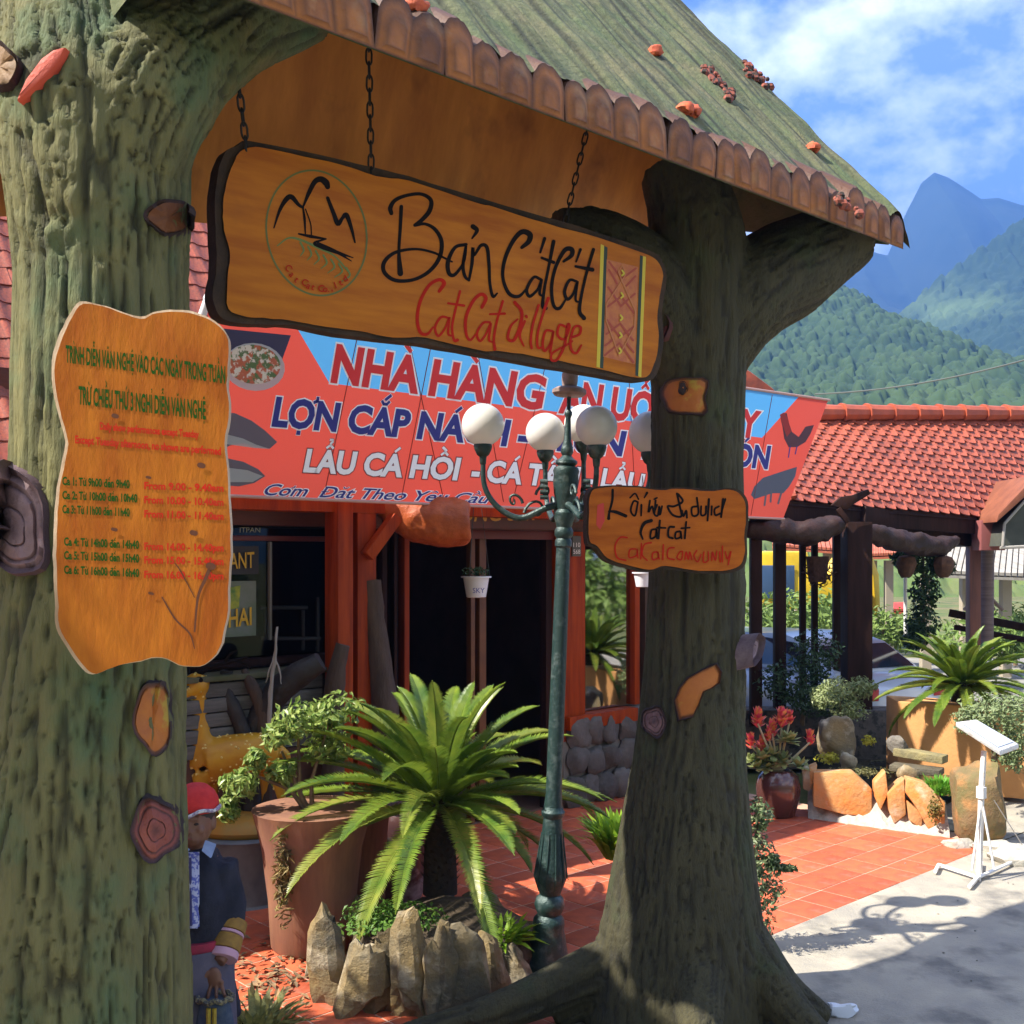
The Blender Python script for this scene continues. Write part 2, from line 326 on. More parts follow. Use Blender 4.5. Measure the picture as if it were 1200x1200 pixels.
# ================================================================= THE GATE
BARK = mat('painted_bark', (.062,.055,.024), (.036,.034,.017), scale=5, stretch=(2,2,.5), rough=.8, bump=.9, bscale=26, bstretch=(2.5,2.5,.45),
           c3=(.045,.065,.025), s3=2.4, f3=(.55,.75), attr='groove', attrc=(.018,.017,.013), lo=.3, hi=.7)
BV = {}
def bark_mesh(name, chains, vox, m, parent, amp=.02, extra=None, seed=0, freq=17, taperz=None):
    """chains of (point, radius): blended into one trunk, then grooved along the nearest limb"""
    g = G(); segs = []
    for ci, ch in enumerate(chains):
        pts = [np.array(c[0], float) for c in ch]; rs = [c[1] for c in ch]
        # smooth the chain
        if len(pts) > 2:
            q = [2*pts[0]-pts[1]]+pts+[2*pts[-1]-pts[-2]]; o = []; orr = []
            for i in range(len(pts)-1):
                for t in np.linspace(0, 1, 6)[:-1]:
                    a, b, c, d = q[i:i+4]; o.append(.5*(2*b+(c-a)*t+(2*a-5*b+4*c-d)*t*t+(3*b-a-3*c+d)*t**3)); orr.append(rs[i]*(1-t)+rs[i+1]*t)
            o.append(pts[-1]); orr.append(rs[-1]); pts, rs = o, orr
        g.tube(pts, rs, 24)
        L0 = 0
        for i in range(len(pts)-1):
            l = np.linalg.norm(pts[i+1]-pts[i]); segs.append((pts[i], pts[i+1], rs[i], rs[i+1], L0, ci)); L0 += l
    if extra: extra(g)
    v, f, nrm = remesh(g, vox, 10)
    best = np.full(len(v), 1e9); S = np.zeros(len(v)); Q = np.zeros_like(v); chb = {}
    for a, b, r0, r1, L0, ci in segs:
        ab = b-a; l2 = ab@ab; t = np.clip(((v-a)@ab)/l2, 0, 1); c = a+t[:, None]*ab; r = r0+(r1-r0)*t; di = np.linalg.norm(v-c, axis=1)
        if ci not in chb: chb[ci] = [np.full(len(v), 1e9), np.zeros(len(v)), np.zeros_like(v), np.zeros(len(v))]
        B = chb[ci]; k = di < B[0]; B[0][k] = di[k]; B[1][k] = (L0+t*math.sqrt(l2))[k]; B[2][k] = ((v-c)/np.maximum(di, 1e-4)[:, None]*r[:, None])[k]; B[3][k] = (di-r)[k]
    for B in chb.values():
        k = B[3] < best; best[k] = B[3][k]; S[k] = B[1][k]; Q[k] = B[2][k]
    # groove field, long along the limb; wide knotted swirls on top
    sw = fbm(v*2.6, 3, seed+40)-.5
    base = Q*freq; base = base + (np.stack([fbm(v*np.array([2.,2.,.75]), 3, seed+i) for i in (50, 60, 70)], 1)-.5)*2.4
    q = base + np.stack([S*0, S*0, S*.2], 1)
    n1 = noise(q, seed+1); n2 = noise(q*2.1+7, seed+2)
    rid = 1-np.abs(2*n1-1); rid2 = 1-np.abs(2*n2-1)
    gro = np.clip((rid-.86)/.11, 0, 1)**.8; gro2 = np.clip((rid2-.88)/.10, 0, 1)
    n4 = fbm(Q*34+np.stack([S*0, S*0, S*6], 1), 2, seed+9)-.5
    crust = np.clip((fbm(v*3.1, 3, seed+77)-.55)*6, 0, 1)
    disp = amp*(1.6*sw - 1.1*gro - .6*gro2 + .4*(n1-.5) + (.25+1.5*crust)*n4 + crust*.9*(fbm(v*26, 3, seed+78)-.5)*2)
    v = v + nrm*disp[:, None]
    o = obj(name, (v, f), m, parent, smooth=180, fixn=False)
    from mathutils.bvhtree import BVHTree
    BV[name+str(seed)] = BVHTree.FromPolygons(v.tolist(), f)
    at = o.data.attributes.new('groove', 'FLOAT', 'POINT'); at.data.foreach_set('value', np.clip(gro*1.0+gro2*.6-.08, 0, 1)*.72)
    return o
gate_t = thing('village_gate', 'tree-shaped concrete village gate with two bark trunks and a mossy log roof', 'gate', gate(-1.6, 0, 0))
# right trunk
def root(s0, p0, s1, p1, r0=.17, r1=.05, z0=.55):
    a = gate(s0, p0, z0); b = gate((s0*.45+s1*.55), (p0*.45+p1*.55), z0*.32); c = gate(s1, p1, .02)
    return [(a, r0), (b, (r0+r1)/2), (c, r1)]
RC = [[(gate(-.10,0,-.05), .50), (gate(-.09,0,.35), .44), (gate(-.06,0,.84), .365), (gate(-.02,0,1.35), .295), (gate(.03,0,1.9), .262), (gate(.05,0,2.9), .24), (gate(.06,.0,3.6), .26), (gate(.04,0,4.1), .25), (gate(.0,-.1,4.45), .2)],
      [(gate(.05,0,3.35), .20), (gate(.27,.10,3.74), .27), (gate(.58,.2,3.95), .27), (gate(.95,.36,4.20), .20)],
      [(gate(.05,0,3.2), .18), (gate(-.22,-.1,3.78), .22), (gate(-.52,-.18,3.95), .19), (gate(-.80,-.22,4.0), .10)],
      root(-.22,-.14,-1.32,-.80,.15,.05,.36), root(-.1,.1,-.72,.62,.17,.06,.6), root(.05,.12,.02,.92,.14,.07,.6), root(.1,.05,.42,.55,.17,.06,.6),
      root(.1,-.1,.75,.02,.17,.05,.5), root(-.1,-.1,-.62,-.4,.16,.05,.5)]
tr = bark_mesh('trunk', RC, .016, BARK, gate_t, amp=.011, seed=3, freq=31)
# left trunk, nearer to the camera
lx = -3.17
def LT(px, z, Y): return np.array([(px-600)/FPX*Y, Y, z])
LC = [[(LT(60,-.05,3.66), .50), (LT(72,.6,3.66), .42), (LT(88,1.4,3.66), .36), (LT(104,2.0,3.66), .315), (LT(118,2.6,3.66), .285), (LT(120,3.3,3.66), .275), (LT(112,3.8,3.66), .31), (LT(104,4.4,3.78), .29)],
      [(LT(125,3.5,3.62), .20), (LT(170,3.92,3.62), .24), (LT(255,4.22,3.85), .19), (LT(362,4.50,4.18), .16)],
      [(LT(95,3.6,3.68), .2), (LT(40,3.95,3.75), .22), (LT(0,4.25,3.8), .18)],
      ]
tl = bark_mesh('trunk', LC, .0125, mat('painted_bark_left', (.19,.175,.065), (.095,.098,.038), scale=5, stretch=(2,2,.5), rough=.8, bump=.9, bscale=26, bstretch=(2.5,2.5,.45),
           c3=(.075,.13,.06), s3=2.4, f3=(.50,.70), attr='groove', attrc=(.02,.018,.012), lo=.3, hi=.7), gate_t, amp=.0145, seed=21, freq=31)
# knots, scars and painted patches on the trunks
KN = mat('pink_purple_knot', (.22,.12,.11), (.13,.075,.085), scale=18, rough=.7, bump=.6, bscale=40)
KO = mat('orange_bare_wood_scar', (.42,.14,.02), (.36,.10,.02), scale=8, rough=.6, bump=.3, bscale=30, c3=(.40,.27,.03), s3=9, f3=(.55,.65))
KD = mat('dark_knot_groove', (.035,.022,.025), rough=.8)
def knot(px, py, Y, rx, ry, m, parent, rings=3, tilt=0, thick=.02, shape=None, nrm=None, name='knot'):
    conform = nrm is None; nrm = nrm or (0,-1,0)
    n = np.array(nrm, float); n = n/np.linalg.norm(n); x = np.cross(ZU, n)*-1; x = x/np.linalg.norm(x); x = -x if x[0] < 0 else x
    c = P(px, py, Y); sc = Y/FPX; g = G(); N_ = 28; rings = min(rings, 2)
    def pt(a, f, dz):
        rr = 1+.07*math.sin(3*a+px)+.05*math.sin(5*a+py)
        if shape: rr *= shape(a)
        u, w = rx*sc*f*rr*math.cos(a), ry*sc*f*rr*math.sin(a)
        u, w = u*math.cos(tilt)-w*math.sin(tilt), u*math.sin(tilt)+w*math.cos(tilt)
        if conform:
            qx, qy = px+u/sc, py-w/sc; d = Vector(((qx-600)/FPX, 1, (HY-qy)/FPX)).normalized(); h = BV['trunk21' if parent is tl else 'trunk3'].ray_cast(Vector((0,0,CAMZ)), d)
            if h[0] is not None:
                hp = np.array(h[0]); 
                if abs(hp[1]-c[1]) < .35: return hp + np.array([(qx-600)/FPX*-.3, -1, 0])*(dz*.8+.004)
        return c + x*u + ZU*w + n*dz
    levels = [(1.22, -.02), (1.12, thick*1.6), (1.0, thick*.5)]; rv_ = [1, 1, .7] if conform else [.2, .5, .5]
    for i in range(rings): t = 1-(i+.5)/(rings+.5); levels += [(t+.10*t, thick), (t*.98, thick*.6), (t*.90, thick)]; rv_ += [0, .8, 0]
    if not rings: levels += [(.93, thick), (.5, thick)]; rv_ += [.1, 0]
    levels += [(.06, thick*.8)]; rv_ += [.6 if rings else 0]
    v = [pt(2*math.pi*k/N_, f, dz) for f, dz in levels for k in range(N_)]
    fc = [(i*N_+k, i*N_+(k+1)%N_, (i+1)*N_+(k+1)%N_, (i+1)*N_+k) for i in range(len(levels)-1) for k in range(N_)] + [tuple((len(levels)-1)*N_+k for k in range(N_))]
    o = obj(name, G().add(v, fc), m, parent, smooth=40); at = o.data.attributes.new('ring', 'FLOAT', 'POINT'); at.data.foreach_set('value', [q for q in rv_ for _ in range(N_)]); return o
dia = lambda a: 1/(abs(math.cos(a))**.9+abs(math.sin(a))**.9)*1.05
knot(18, 622, 3.37, 36, 56, mat('shell_pink_wood', (.30,.19,.18), (.19,.12,.13), scale=10, rough=.6, bump=.6, bscale=30, attr='ring', attrc=(.10,.06,.07)), tl, 3, .35, .03, lambda a: 1.05+.22*math.sin(a))
knot(184, 972, 3.40, 27, 33, mat('red_knot', (.28,.075,.045), (.20,.055,.05), scale=14, rough=.65, bump=.6), tl, 3, 0, .018, lambda a: 1-.2*max(0, -math.sin(a))*abs(math.cos(a)))
knot(181, 846, 3.43, 20, 44, KO, tl, 0, .05, .012, lambda a: 1-.25*max(0, -math.sin(a)), name='bare_wood_scar')
knot(200, 256, 3.49, 24, 18, mat('brown_knot', (.20,.07,.02), (.13,.045,.015), scale=10, rough=.7, bump=.5), tl, 0, 0, .02)
knot(2, 82, 3.3, 20, 24, mat('tan_scar', (.24,.14,.06), (.17,.1,.05), scale=10, rough=.7, bump=.4), tl, 0, 0, .03)
for kx, ky, rx, ry in ():
    knot(kx, ky, 3.27, rx, ry, BARK if 0 else mat('mossy_stone', (.05,.055,.035), (.09,.06,.03), scale=7, rough=.85, bump=.7), tl, 0, .2, .02)
sh = G(); shp = [(18,118),(30,92),(48,68),(62,58),(76,54),(70,68),(56,86),(38,102),(24,114)]
cen = P(48, 84, 3.22)
sh.slab([P(x, y, 3.34) for x, y in shp], (.01,.07,-.004))
obj('bracket_fungus', sh, mat('coral_fungus', (.62,.10,.05), (.50,.07,.04), scale=8, rough=.6, bump=.4), tl, bevel=.008)
knot(803, 464, 5.575, 23, 19, KO, tr, 0, 0, .01, lambda a: 1/max(abs(math.cos(a)), abs(math.sin(a)))**.8, name='bare_wood_scar')
knot(800, 455, 5.555, 5, 7, KD, tr, 0, 0, .012)
sw = None; poly = [(796,842),(791,820),(797,806),(806,795),(822,786),(838,779),(844,788),(842,800),(834,806),(824,810),(818,826),(812,838)]
def scar(poly, m, parent, key, lift=.008):
    cx, cy = np.mean(poly, axis=0); v = []; n = len(poly)
    for f, dz in ((1.14, -.01), (1.05, .018), (.97, lift*.5), (.86, lift), (.05, lift)):
        for x, y in poly:
            qx, qy = cx+(x-cx)*f, cy+(y-cy)*f; d = Vector(((qx-600)/FPX, 1, (HY-qy)/FPX)).normalized(); h = BV[key].ray_cast(Vector((0,0,CAMZ)), d); v.append(np.array(h[0] if h[0] is not None else P(qx, qy, 5.6))+np.array([0,-1,0])*dz)
    o = obj('bare_wood_scar', G().add(v, [(i*n+k, i*n+(k+1)%n, (i+1)*n+(k+1)%n, (i+1)*n+k) for i in range(4) for k in range(n)]+[tuple(4*n+k for k in range(n))]), m, parent, smooth=40); at = o.data.attributes.new('ring', 'FLOAT', 'POINT'); at.data.foreach_set('value', [1]*n+[1]*n+[.6]*n+[0]*2*n)
scar(poly, KO, tr, 'trunk3')
knot(766, 845, 5.62, 13, 16, KN, tr, 4, .2, .02)
knot(873, 763, 5.66, 11, 18, mat('lilac_knot', (.30,.22,.24), (.18,.12,.15), scale=20, rough=.6, bump=.6), tr, 3, -.6, .05, nrm=(.75,-.65,.2))
knot(778, 385, 5.62, 12, 13, mat('dark_red_knot', (.12,.035,.03), rough=.7), tr, 2, 0, .04, nrm=(-.5,-.85,0))
# the roof: slab seen from its mossy top, wooden soffit of the back slope, log ends along the eave
S0, S1 = -3.20, 1.13
def rp_(s, u, z): return gate(s, .6-u, z)
MOSS = mat('mossy_roof_concrete', (.085,.115,.045), (.15,.14,.07), scale=4, stretch=(1,1,1), attr='streak', attrc=(.02,.022,.014), rough=.85, bump=.8, bscale=22, c3=(.065,.085,.045), s3=9, f3=(.56,.72))
def ztop(u): return 4.235+1.16*u
ns, nu = 300, 110
ii, jj = np.meshgrid(np.arange(ns+1), np.arange(nu+1)); s_ = S0+(S1-S0)*ii/ns; u_ = -.02+1.66*jj/nu
ph = (s_+S0*0)/.185
streak = fbm(np.stack([s_*14, u_*1.6, s_*0], -1), 4, 5)-.5; lump = fbm(np.stack([s_*2.2, u_*2.2, s_*0+3], -1), 4, 8)-.5
prof = np.abs(np.sin(np.pi*ph)); dz = .014*prof + .10*streak + .07*lump
dz -= .3*np.clip((s_-(S1-.14))/.14, 0, 1)**2.5*.5
base = np.array([gate(a, .6-b, 4.235+1.16*b+c) for a, b, c in zip(s_.ravel(), u_.ravel(), dz.ravel())])
# rough right-hand rake
base += dG*((fbm(np.stack([u_.ravel()*7, u_.ravel()*0, u_.ravel()*0], -1), 3, 2)-.5)*.10*(s_.ravel() > S1-.03))[:, None]
top = [(j*(ns+1)+i, j*(ns+1)+i+1, (j+1)*(ns+1)+i+1, (j+1)*(ns+1)+i) for j in range(nu) for i in range(ns)]
roof = obj('roof', (base, top), MOSS, gate_t, smooth=180, fixn=False)
st2 = fbm(np.stack([s_*26, u_*1.1, s_*0+9], -1), 4, 15); at = roof.data.attributes.new('streak', 'FLOAT', 'POINT'); at.data.foreach_set('value', np.clip((st2.ravel()-.50)*5, 0, .85))
def uend(s): return 1.74
def zend(s): return 4.53+(s-.8)*.19
g = G(); nS = 24
rings = []
for i in range(nS+1):
    s = S0+(S1-.04-S0)*i/nS; e = uend(s)+.02*math.sin(s*9); ze = zend(s)
    rings.append([rp_(s, .08, 4.12), rp_(s, .08, 4.25), rp_(s, 1.60, 6.07), rp_(s, e+.10, ze+.15), rp_(s, e+.05, ze+.03)])
rings2 = []
v = [p for r in rings for p in r]; k = 5
g.add(v, [(i*k+j, (i+1)*k+j, (i+1)*k+j+1, i*k+j+1) for i in range(nS) for j in (0, 2, 3)] + [tuple(range(k)), tuple(nS*k+j for j in range(k-1, -1, -1))])
# front underside
g.add([rp_(S0,.08,4.12), rp_(S1-.04,.08,4.12), rp_(S1-.04,1.36,5.675), rp_(S0,1.36,5.675)], [(0,1,2,3)])
obj('roof_core', g, MOSS, roof, smooth=20)
SOF = mat('brown_soffit_wood', (.66,.27,.05), (.42,.15,.025), scale=2.0, stretch=(3.2,3.2,.35), rough=.45, bump=.3, bscale=8, c3=(.17,.055,.015), s3=2.2, f3=(.55,.8), coat=.15, lo=.3, hi=.7)
g = G()
def sof(a, b):
    s = S0+(S1-.03-S0)*a; u0 = 1.35; e = uend(s)+.02*math.sin(s*9); 
    cut = max(0, (s-(S1-.30))/.27); e -= .10*cut**2
    u = u0+(e+.05-u0)*b; return rp_(s, u-.006, 5.66+(zend(s)-5.66)*b-.01*math.sin(s*3+u*4)-.01)
g.grid(sof, 60, 20); obj('soffit_panel', g, SOF, gate_t, smooth=180)
LE = mat('brown_log_end', (.36,.13,.03), (.20,.07,.018), scale=6, rough=.6, bump=.5, bscale=26, c3=(.34,.17,.07), s3=7, f3=(.55,.7), rnd=.2, attr='ring', attrc=(.05,.022,.014))
def logend(name, s, w, h, lean, seed):
    N_ = 14; nf = 4; g = G(); rs = random.Random(seed); vals = []
    out = [(-w/2, 0)] + [(-w/2*math.cos(math.pi*k/N_)*1.0, h-.55*w+.55*w*math.sin(math.pi*k/N_)*(1+.07*rs.uniform(-1,1))) for k in range(N_+1)] + [(w/2, 0)]
    cx, cz = 0, h*.2
    v = []
    for j in range(nf):
        t = 1-j/(nf-.001); bul = .022*(1-t*t) - (.006 if j % 2 else 0)
        for (x, z) in out:
            xx, zz = cx+(x-cx)*t, cz+(z-cz)*t; v.append(rp_(s+xx+lean*zz, -.02-bul, 4.07+zz)); vals.append(.85 if j == 0 else (.5 if j == 2 else 0))
    n = len(out); f = [tuple((nf-1)*n+k for k in range(n))]+[(j*n+k, j*n+(k+1)%n, (j+1)*n+(k+1)%n, (j+1)*n+k) for j in range(nf-1) for k in range(n)]
    b = len(v)
    for (x, z) in out: v.append(rp_(s+x+lean*z, .22, 4.07+z+.16)); vals.append(.9)
    f += [(k, b+k, b+(k+1)%n, (k+1)%n) for k in range(n)]
    o = obj(name, G().add(v, f), LE, roof, smooth=50)
    at = o.data.attributes.new('ring', 'FLOAT', 'POINT'); at.data.foreach_set('value', vals if len(vals) == len(o.data.vertices) else [0]*len(o.data.vertices))
k = 0; s = S0+.09
while s < S1-.02:
    w = .155*random.uniform(.82, 1.2); logend('log_end', s, w*1.05, .195*random.uniform(.86, 1.18), random.uniform(-.14,.14), k); s += w*.99; k += 1
# orange lichen lumps and gravel scars on the roof
for (px, py, r) in ((486,8,15),(768,60,9),(803,128,12),(812,131,10),(953,173,9)):
    rr = Plane(rp_(0,0,4.26), np.cross(dG, np.array([-.68,.733,1.16]))); c = rr.hit(px, py)
    g = G(); g.ball(c, (r/1300*c[1], r/1300*c[1], .03), 12, 8); v = np.array(g.v); v += (noise(v*60)[:, None]-.5)*.03; g.v = [tuple(q) for q in v]
    obj('orange_fungus', g, mat('orange_fungus', (.60,.13,.04), (.42,.07,.03), scale=30, rough=.7, bump=.5), roof)
g = G()
for (x0, y0, x1, y1, n) in ((825,82,860,116,46),(872,76,905,106,30),(980,232,1010,252,14)):
    for i in range(n):
        t = random.random(); c = rr.hit(x0+(x1-x0)*t+random.gauss(0,2.5), y0+(y1-y0)*t+random.gauss(0,2.5)); g.ball(c+np.array([0,0,.0]), random.uniform(.01,.028), 6, 4)
obj('lichen_crust', g, mat('red_black_crust', (.26,.07,.045), (.03,.025,.02), scale=25, rough=.8, lo=.45, hi=.55), roof, kind='stuff')
# ================================================================= MAIN SIGN
pA = P(262, 275, 3.95); pB = P(775, 370, 5.35); dS = pB-pA; dS[2] = 0; dS /= np.linalg.norm(dS); nS_ = np.array([dS[1], -dS[0], 0])
SP = Plane(pA+nS_*.04, nS_)
sign = thing('village_name_sign', 'long amber wooden sign reading Ban Cat Cat hanging on chains under the gate roof', 'sign', SP.hit(510, 390))
def board(name, plane, outline, th, m, parent, back=None, edge_m=None, bev=.006, front_off=0):
    ol = np.array(outline, float); n = len(ol)
    q = np.vstack([ol[-1:], ol, ol[:2]]); pts = []
    for i in range(n):
        for t in (0, .25, .5, .75):
            a, b, c, d = q[i:i+4]; pts.append(.5*(2*b+(c-a)*t+(2*a-5*b+4*c-d)*t*t+(3*b-a-3*c+d)*t**3))
    pts = np.array(pts); pts += (noise(np.stack([pts[:, 0]*.09, pts[:, 1]*.09, pts[:, 0]*0], 1), 4)[:, None]-.5)*2.2
    o = obj(name, G().slab([plane.hit(x, y, front_off) for x, y in pts], -plane.n*(th+front_off)), m, parent, smooth=30)
    if edge_m:
        o.data.materials.append(edge_m)
        for p in o.data.polygons: p.material_index = 1 if abs(p.normal @ Vector(plane.n)) < .7 else 0
    return o
so_ = [(262,240),(268,205),(282,178),(300,172),(340,180),(400,193),(440,206),(480,212),(560,238),(580,243),(640,262),(700,278),(740,292),(766,302),(776,318),(775,340),(770,372),(772,400),(766,428),(750,443),(700,432),(640,420),(590,412),(560,410),(500,396),(460,395),(420,388),(370,381),(330,374),(290,371),(268,362),(266,330),(270,300),(263,270)]
board('board', SP, so_, .05, SIGNWOOD, sign, edge_m=LOGW)
be = [(252,250),(255,205),(264,180),(280,169),(300,166),(420,192),(480,207),(590,240),(680,266),(760,293),(776,306),(781,330),(776,372),(778,400),(772,432),(752,447),(690,437),(590,420),(500,404),(400,392),(345,381),(300,380),(262,374),(250,350),(254,310)]
board('bark_edge', Plane(SP.o-nS_*.012, nS_), be, .07, LOGW, sign)
strokes('emblem_ring', SP, [([(371+59*math.cos(a), 273+73*math.sin(a)+(59*math.cos(a))*.12) for a in np.linspace(0, 2*math.pi, 26)], 2.2)], mat('olive_paint', (.10,.11,.012), rough=.5), sign)
strokes('emblem_mountain', SP, [([(321,267),(328,246),(336,233),(342,231),(350,240),(355,243)], [1.5,4,6,6,4,3]), ([(355,243),(362,226),(369,213),(376,210),(382,214),(384,219)], [2,5,6,7,8,6]),
    ([(384,232),(391,250),(396,262),(401,256),(406,252),(412,268),(416,284)], [4,5,6,4,6,4,2]), ([(355,243),(357,256),(358,275)], [2,3,1.5]), ([(358,245),(364,262),(365,275)], [1.5,1.5,1.5])], BLACK, sign)
strokes('emblem_water', SP, [([(350,274),(364,277),(382,280)], [2,4,2]), ([(382,280),(368,285),(380,290),(396,296),(414,302)], [2,3,6,4,1]), ([(372,284),(392,294),(412,306)], [2,4,1])], BLACK, sign)
strokes('emblem_grass', SP, [([(325,288),(338,279),(352,281),(372,290),(392,300),(408,318)], [1.5,2,3,3,2,2])]+[([(352+9*i,284+5*i),(356+9*i,293+5*i),(352+8*i,300+5*i)], [2.4,2.2,1]) for i in range(7)], mat('olive_green_paint', (.11,.15,.02), rough=.5), sign)
# curved letters along the bottom of the emblem
for ch, (x, y), rot in zip('Cat Cat Co., ltd', [(333,313),(338,322),(344,329),(348,333),(352,332),(358,337),(364,339),(369,340),(372,341),(378,342),(384,342),(388,341),(390,340),(393,338),(399,335),(404,331)], np.linspace(.95, -.55, 16)):
    if ch == ' ': continue
    v0, f = text_geo(ch, .012); v0 = v0*11; c, s = math.cos(rot), math.sin(rot)
    obj('letter', ([SP.hit(x+q[0]*c+q[1]*s, y+q[0]*s-q[1]*c, .005) for q in v0], f), RED, sign, smooth=0, fixn=False)
k = 280/1200.
def Z4(l): return [(440+x*k, 220+y*k) for x, y in l]
strokes('lettering', SP, [
 (Z4([(80,128),(75,100),(100,62),(160,38),(230,32),(278,62),(272,115),(235,160),(198,188)]), [5,5.5,4.5,4,4,5,5.5,5,4]),
 (Z4([(198,188),(250,182),(300,210),(332,270),(322,350),(270,420),(190,462),(100,465),(45,425),(45,372),(100,325),(200,308),(290,325),(345,352),(385,372)]), [4,3.5,4.5,5,5,4.5,4,4.5,5,5,4,3,3,2.5,2]),
 (Z4([(130,95),(125,200),(118,320),(125,430)]), [4.5,4,3.6,7]),
 (Z4([(455,285),(400,300),(365,370),(370,430),(400,435),(445,370),(455,290),(440,390),(450,445),(470,465)]), [4,4,5,5,4,3,3,4,4,3]),
 (Z4([(470,465),(485,380),(490,300),(495,340),(530,290),(560,300),(570,380),(575,480),(590,545),(612,530)]), [3,4,4,3,4,4.5,4,3.5,4,2]),
 (Z4([(490,195),(510,215),(485,255)]), [6,5,2]),
 (Z4([(735,300),(770,270),(775,235),(735,222),(690,270),(650,360),(640,450),(670,530),(720,545),(765,500)]), [4,6,7,6,5,4.5,4,4.5,4,2]),
 (Z4([(830,460),(795,450),(760,510),(775,545),(815,510),(835,460),(825,530),(845,545)]), [3.5,3.5,4,4,3,3,3.5,2]),
 (Z4([(850,255),(828,325)]), [4,2.5]), (Z4([(895,270),(870,400),(850,500),(840,590),(855,605)]), [4.5,3.5,3.5,4,5]), (Z4([(835,352),(895,375)]), [3,4]),
 (Z4([(945,370),(985,340),(985,310),(950,315),(905,400),(885,500),(895,590),(925,605),(960,555)]), [3,5,6,5,4,4,4,4,2]),
 (Z4([(1010,470),(975,465),(950,520),(965,560),(995,530),(1015,470),(1005,560),(1025,575)]), [3,3.5,4,4,3,3,3,2]),
 (Z4([(1030,310),(1008,372)]), [3.5,2]), (Z4([(1095,310),(1060,430),(1035,540),(1025,620),(1048,655)]), [4,3.5,3.5,4.5,5]), (Z4([(1005,395),(1090,412)]), [3,5])], BLACK, sign)
strokes('lettering', SP, [
 (Z4([(320,520),(345,480),(320,462),(270,490),(225,570),(210,660),(225,725),(260,735),(290,700)]), [4,5,4,4,4,4,4,3.5,2]),
 (Z4([(370,655),(330,650),(300,700),(315,745),(350,705),(372,650),(365,730),(385,745)]), [2.6,3,3,3,2.5,2.5,3,2]), (Z4([(425,520),(400,620),(385,700),(395,765),(412,765)]), [3,3,3,3,4]), (Z4([(365,580),(445,592)]), [2.5,3]),
 (Z4([(535,600),(555,555),(530,535),(490,570),(455,650),(455,730),(475,765),(505,735)]), [4,4.5,4,4,4,3.5,3,2]),
 (Z4([(575,675),(540,680),(510,730),(525,770),(555,735),(580,680),(570,760),(585,775)]), [2.6,3,3,3,2.5,2.5,3,2]), (Z4([(640,570),(610,670),(595,760),(600,810)]), [3,3,3,4]), (Z4([(575,635),(650,632)]), [2.5,3]),
 (Z4([(700,575),(735,625),(725,700),(695,765),(665,755),(680,695),(715,660)]), [4,4,4,4,3.5,3,2]), (Z4([(750,670),(725,740),(745,795)]), [3,3,2]), (Z4([(757,645),(760,650)]), [3.5,3]),
 (Z4([(820,590),(790,690),(780,770),(785,805)]), [3,3,3,3]), (Z4([(868,555),(840,640),(815,730),(815,800),(840,800)]), [4,3,3,3,2]),
 (Z4([(890,720),(855,720),(840,780),(850,820),(880,780),(895,720),(880,810),(880,830)]), [2.6,3,3,3,2.5,2.5,3,2]),
 (Z4([(960,700),(925,690),(915,740),(950,760),(975,700),(965,690),(950,790),(915,860),(885,865),(890,830),(960,790),(990,770)]), [3,3,3,3,3,3,3,3,3,2.5,2.5,2]),
 (Z4([(990,750),(1025,735),(1030,700),(1000,700),(980,760),(985,815),(1010,830),(1035,790)]), [3,3,3,3,3,3,3,2])], RED, sign, off=.0016)
YEL = mat('yellow_paint', (.55,.42,.02), rough=.5)
flat('yellow_stripe', SP, [(704,286),(708,288),(703,431),(699,430)], YEL, sign); flat('black_stripe', SP, [(708,288),(712,290),(707,432),(703,431)], mat('dark_green_paint', (.02,.035,.012), rough=.5), sign)
flat('black_stripe', SP, [(750,299),(753.5,300),(748,441),(744.5,440)], mat('dark_green_paint', (.02,.035,.012)), sign); flat('yellow_stripe', SP, [(753.5,300),(757,301),(751.5,442),(748,441)], YEL, sign)
RW = mat('red_weave_paint', (.34,.055,.02), rough=.55); OW = mat('orange_weave_paint', (.48,.17,.05), rough=.55)
flat('woven_pattern_ground', SP, [(711,304),(748,313),(744,427),(707,418)], mat('rust_pattern_ground', (.40,.10,.03), (.50,.17,.03), scale=30, rough=.5), sign, .0015)
def pat(u, v): x0 = 711-4*v; return (x0+37*u, 304+114*v+9*u)
dm = []
for i in range(4):
    c = .14+.24*i
    dm.append(([pat(.5, c-.11), pat(.9, c), pat(.5, c+.11), pat(.1, c), pat(.5, c-.11)], 1))
zz = [([pat(*a), pat(*b)], 2.4) for a, b in (((.08,.02),(.5,.16)),((.92,.02),(.5,.16)),((.08,.10),(.35,.22)),((.92,.10),(.65,.22)),((.08,.28),(.5,.44)),((.92,.28),(.5,.44)),((.08,.48),(.5,.34)),((.92,.48),(.5,.34)),
      ((.08,.62),(.5,.76)),((.92,.62),(.5,.76)),((.08,.76),(.5,.62)),((.92,.76),(.5,.62)),((.05,.98),(.5,.82)),((.95,.98),(.5,.82)),((.05,.88),(.3,.80)),((.95,.88),(.7,.80)))]
strokes('woven_pattern', SP, zz, RW, sign, .0025)
strokes('woven_pattern', SP, [([pat(.5,.18), pat(.95,.45)], 1.3), ([pat(.95,.45), pat(.95,.62)], 1.3), ([pat(.95,.62), pat(.5,.95)], 1.3), ([pat(.5,.18), pat(.05,.45)], 1.3), ([pat(.05,.45), pat(.05,.62)], 1.3), ([pat(.05,.62), pat(.5,.95)], 1.3),
    ([pat(.5,.02), pat(.62,.10)], 1.2), ([pat(.5,.02), pat(.38,.10)], 1.2), ([pat(.62,.10), pat(.5,.18)], 1.2), ([pat(.38,.10), pat(.5,.18)], 1.2)], OW, sign, .0045)
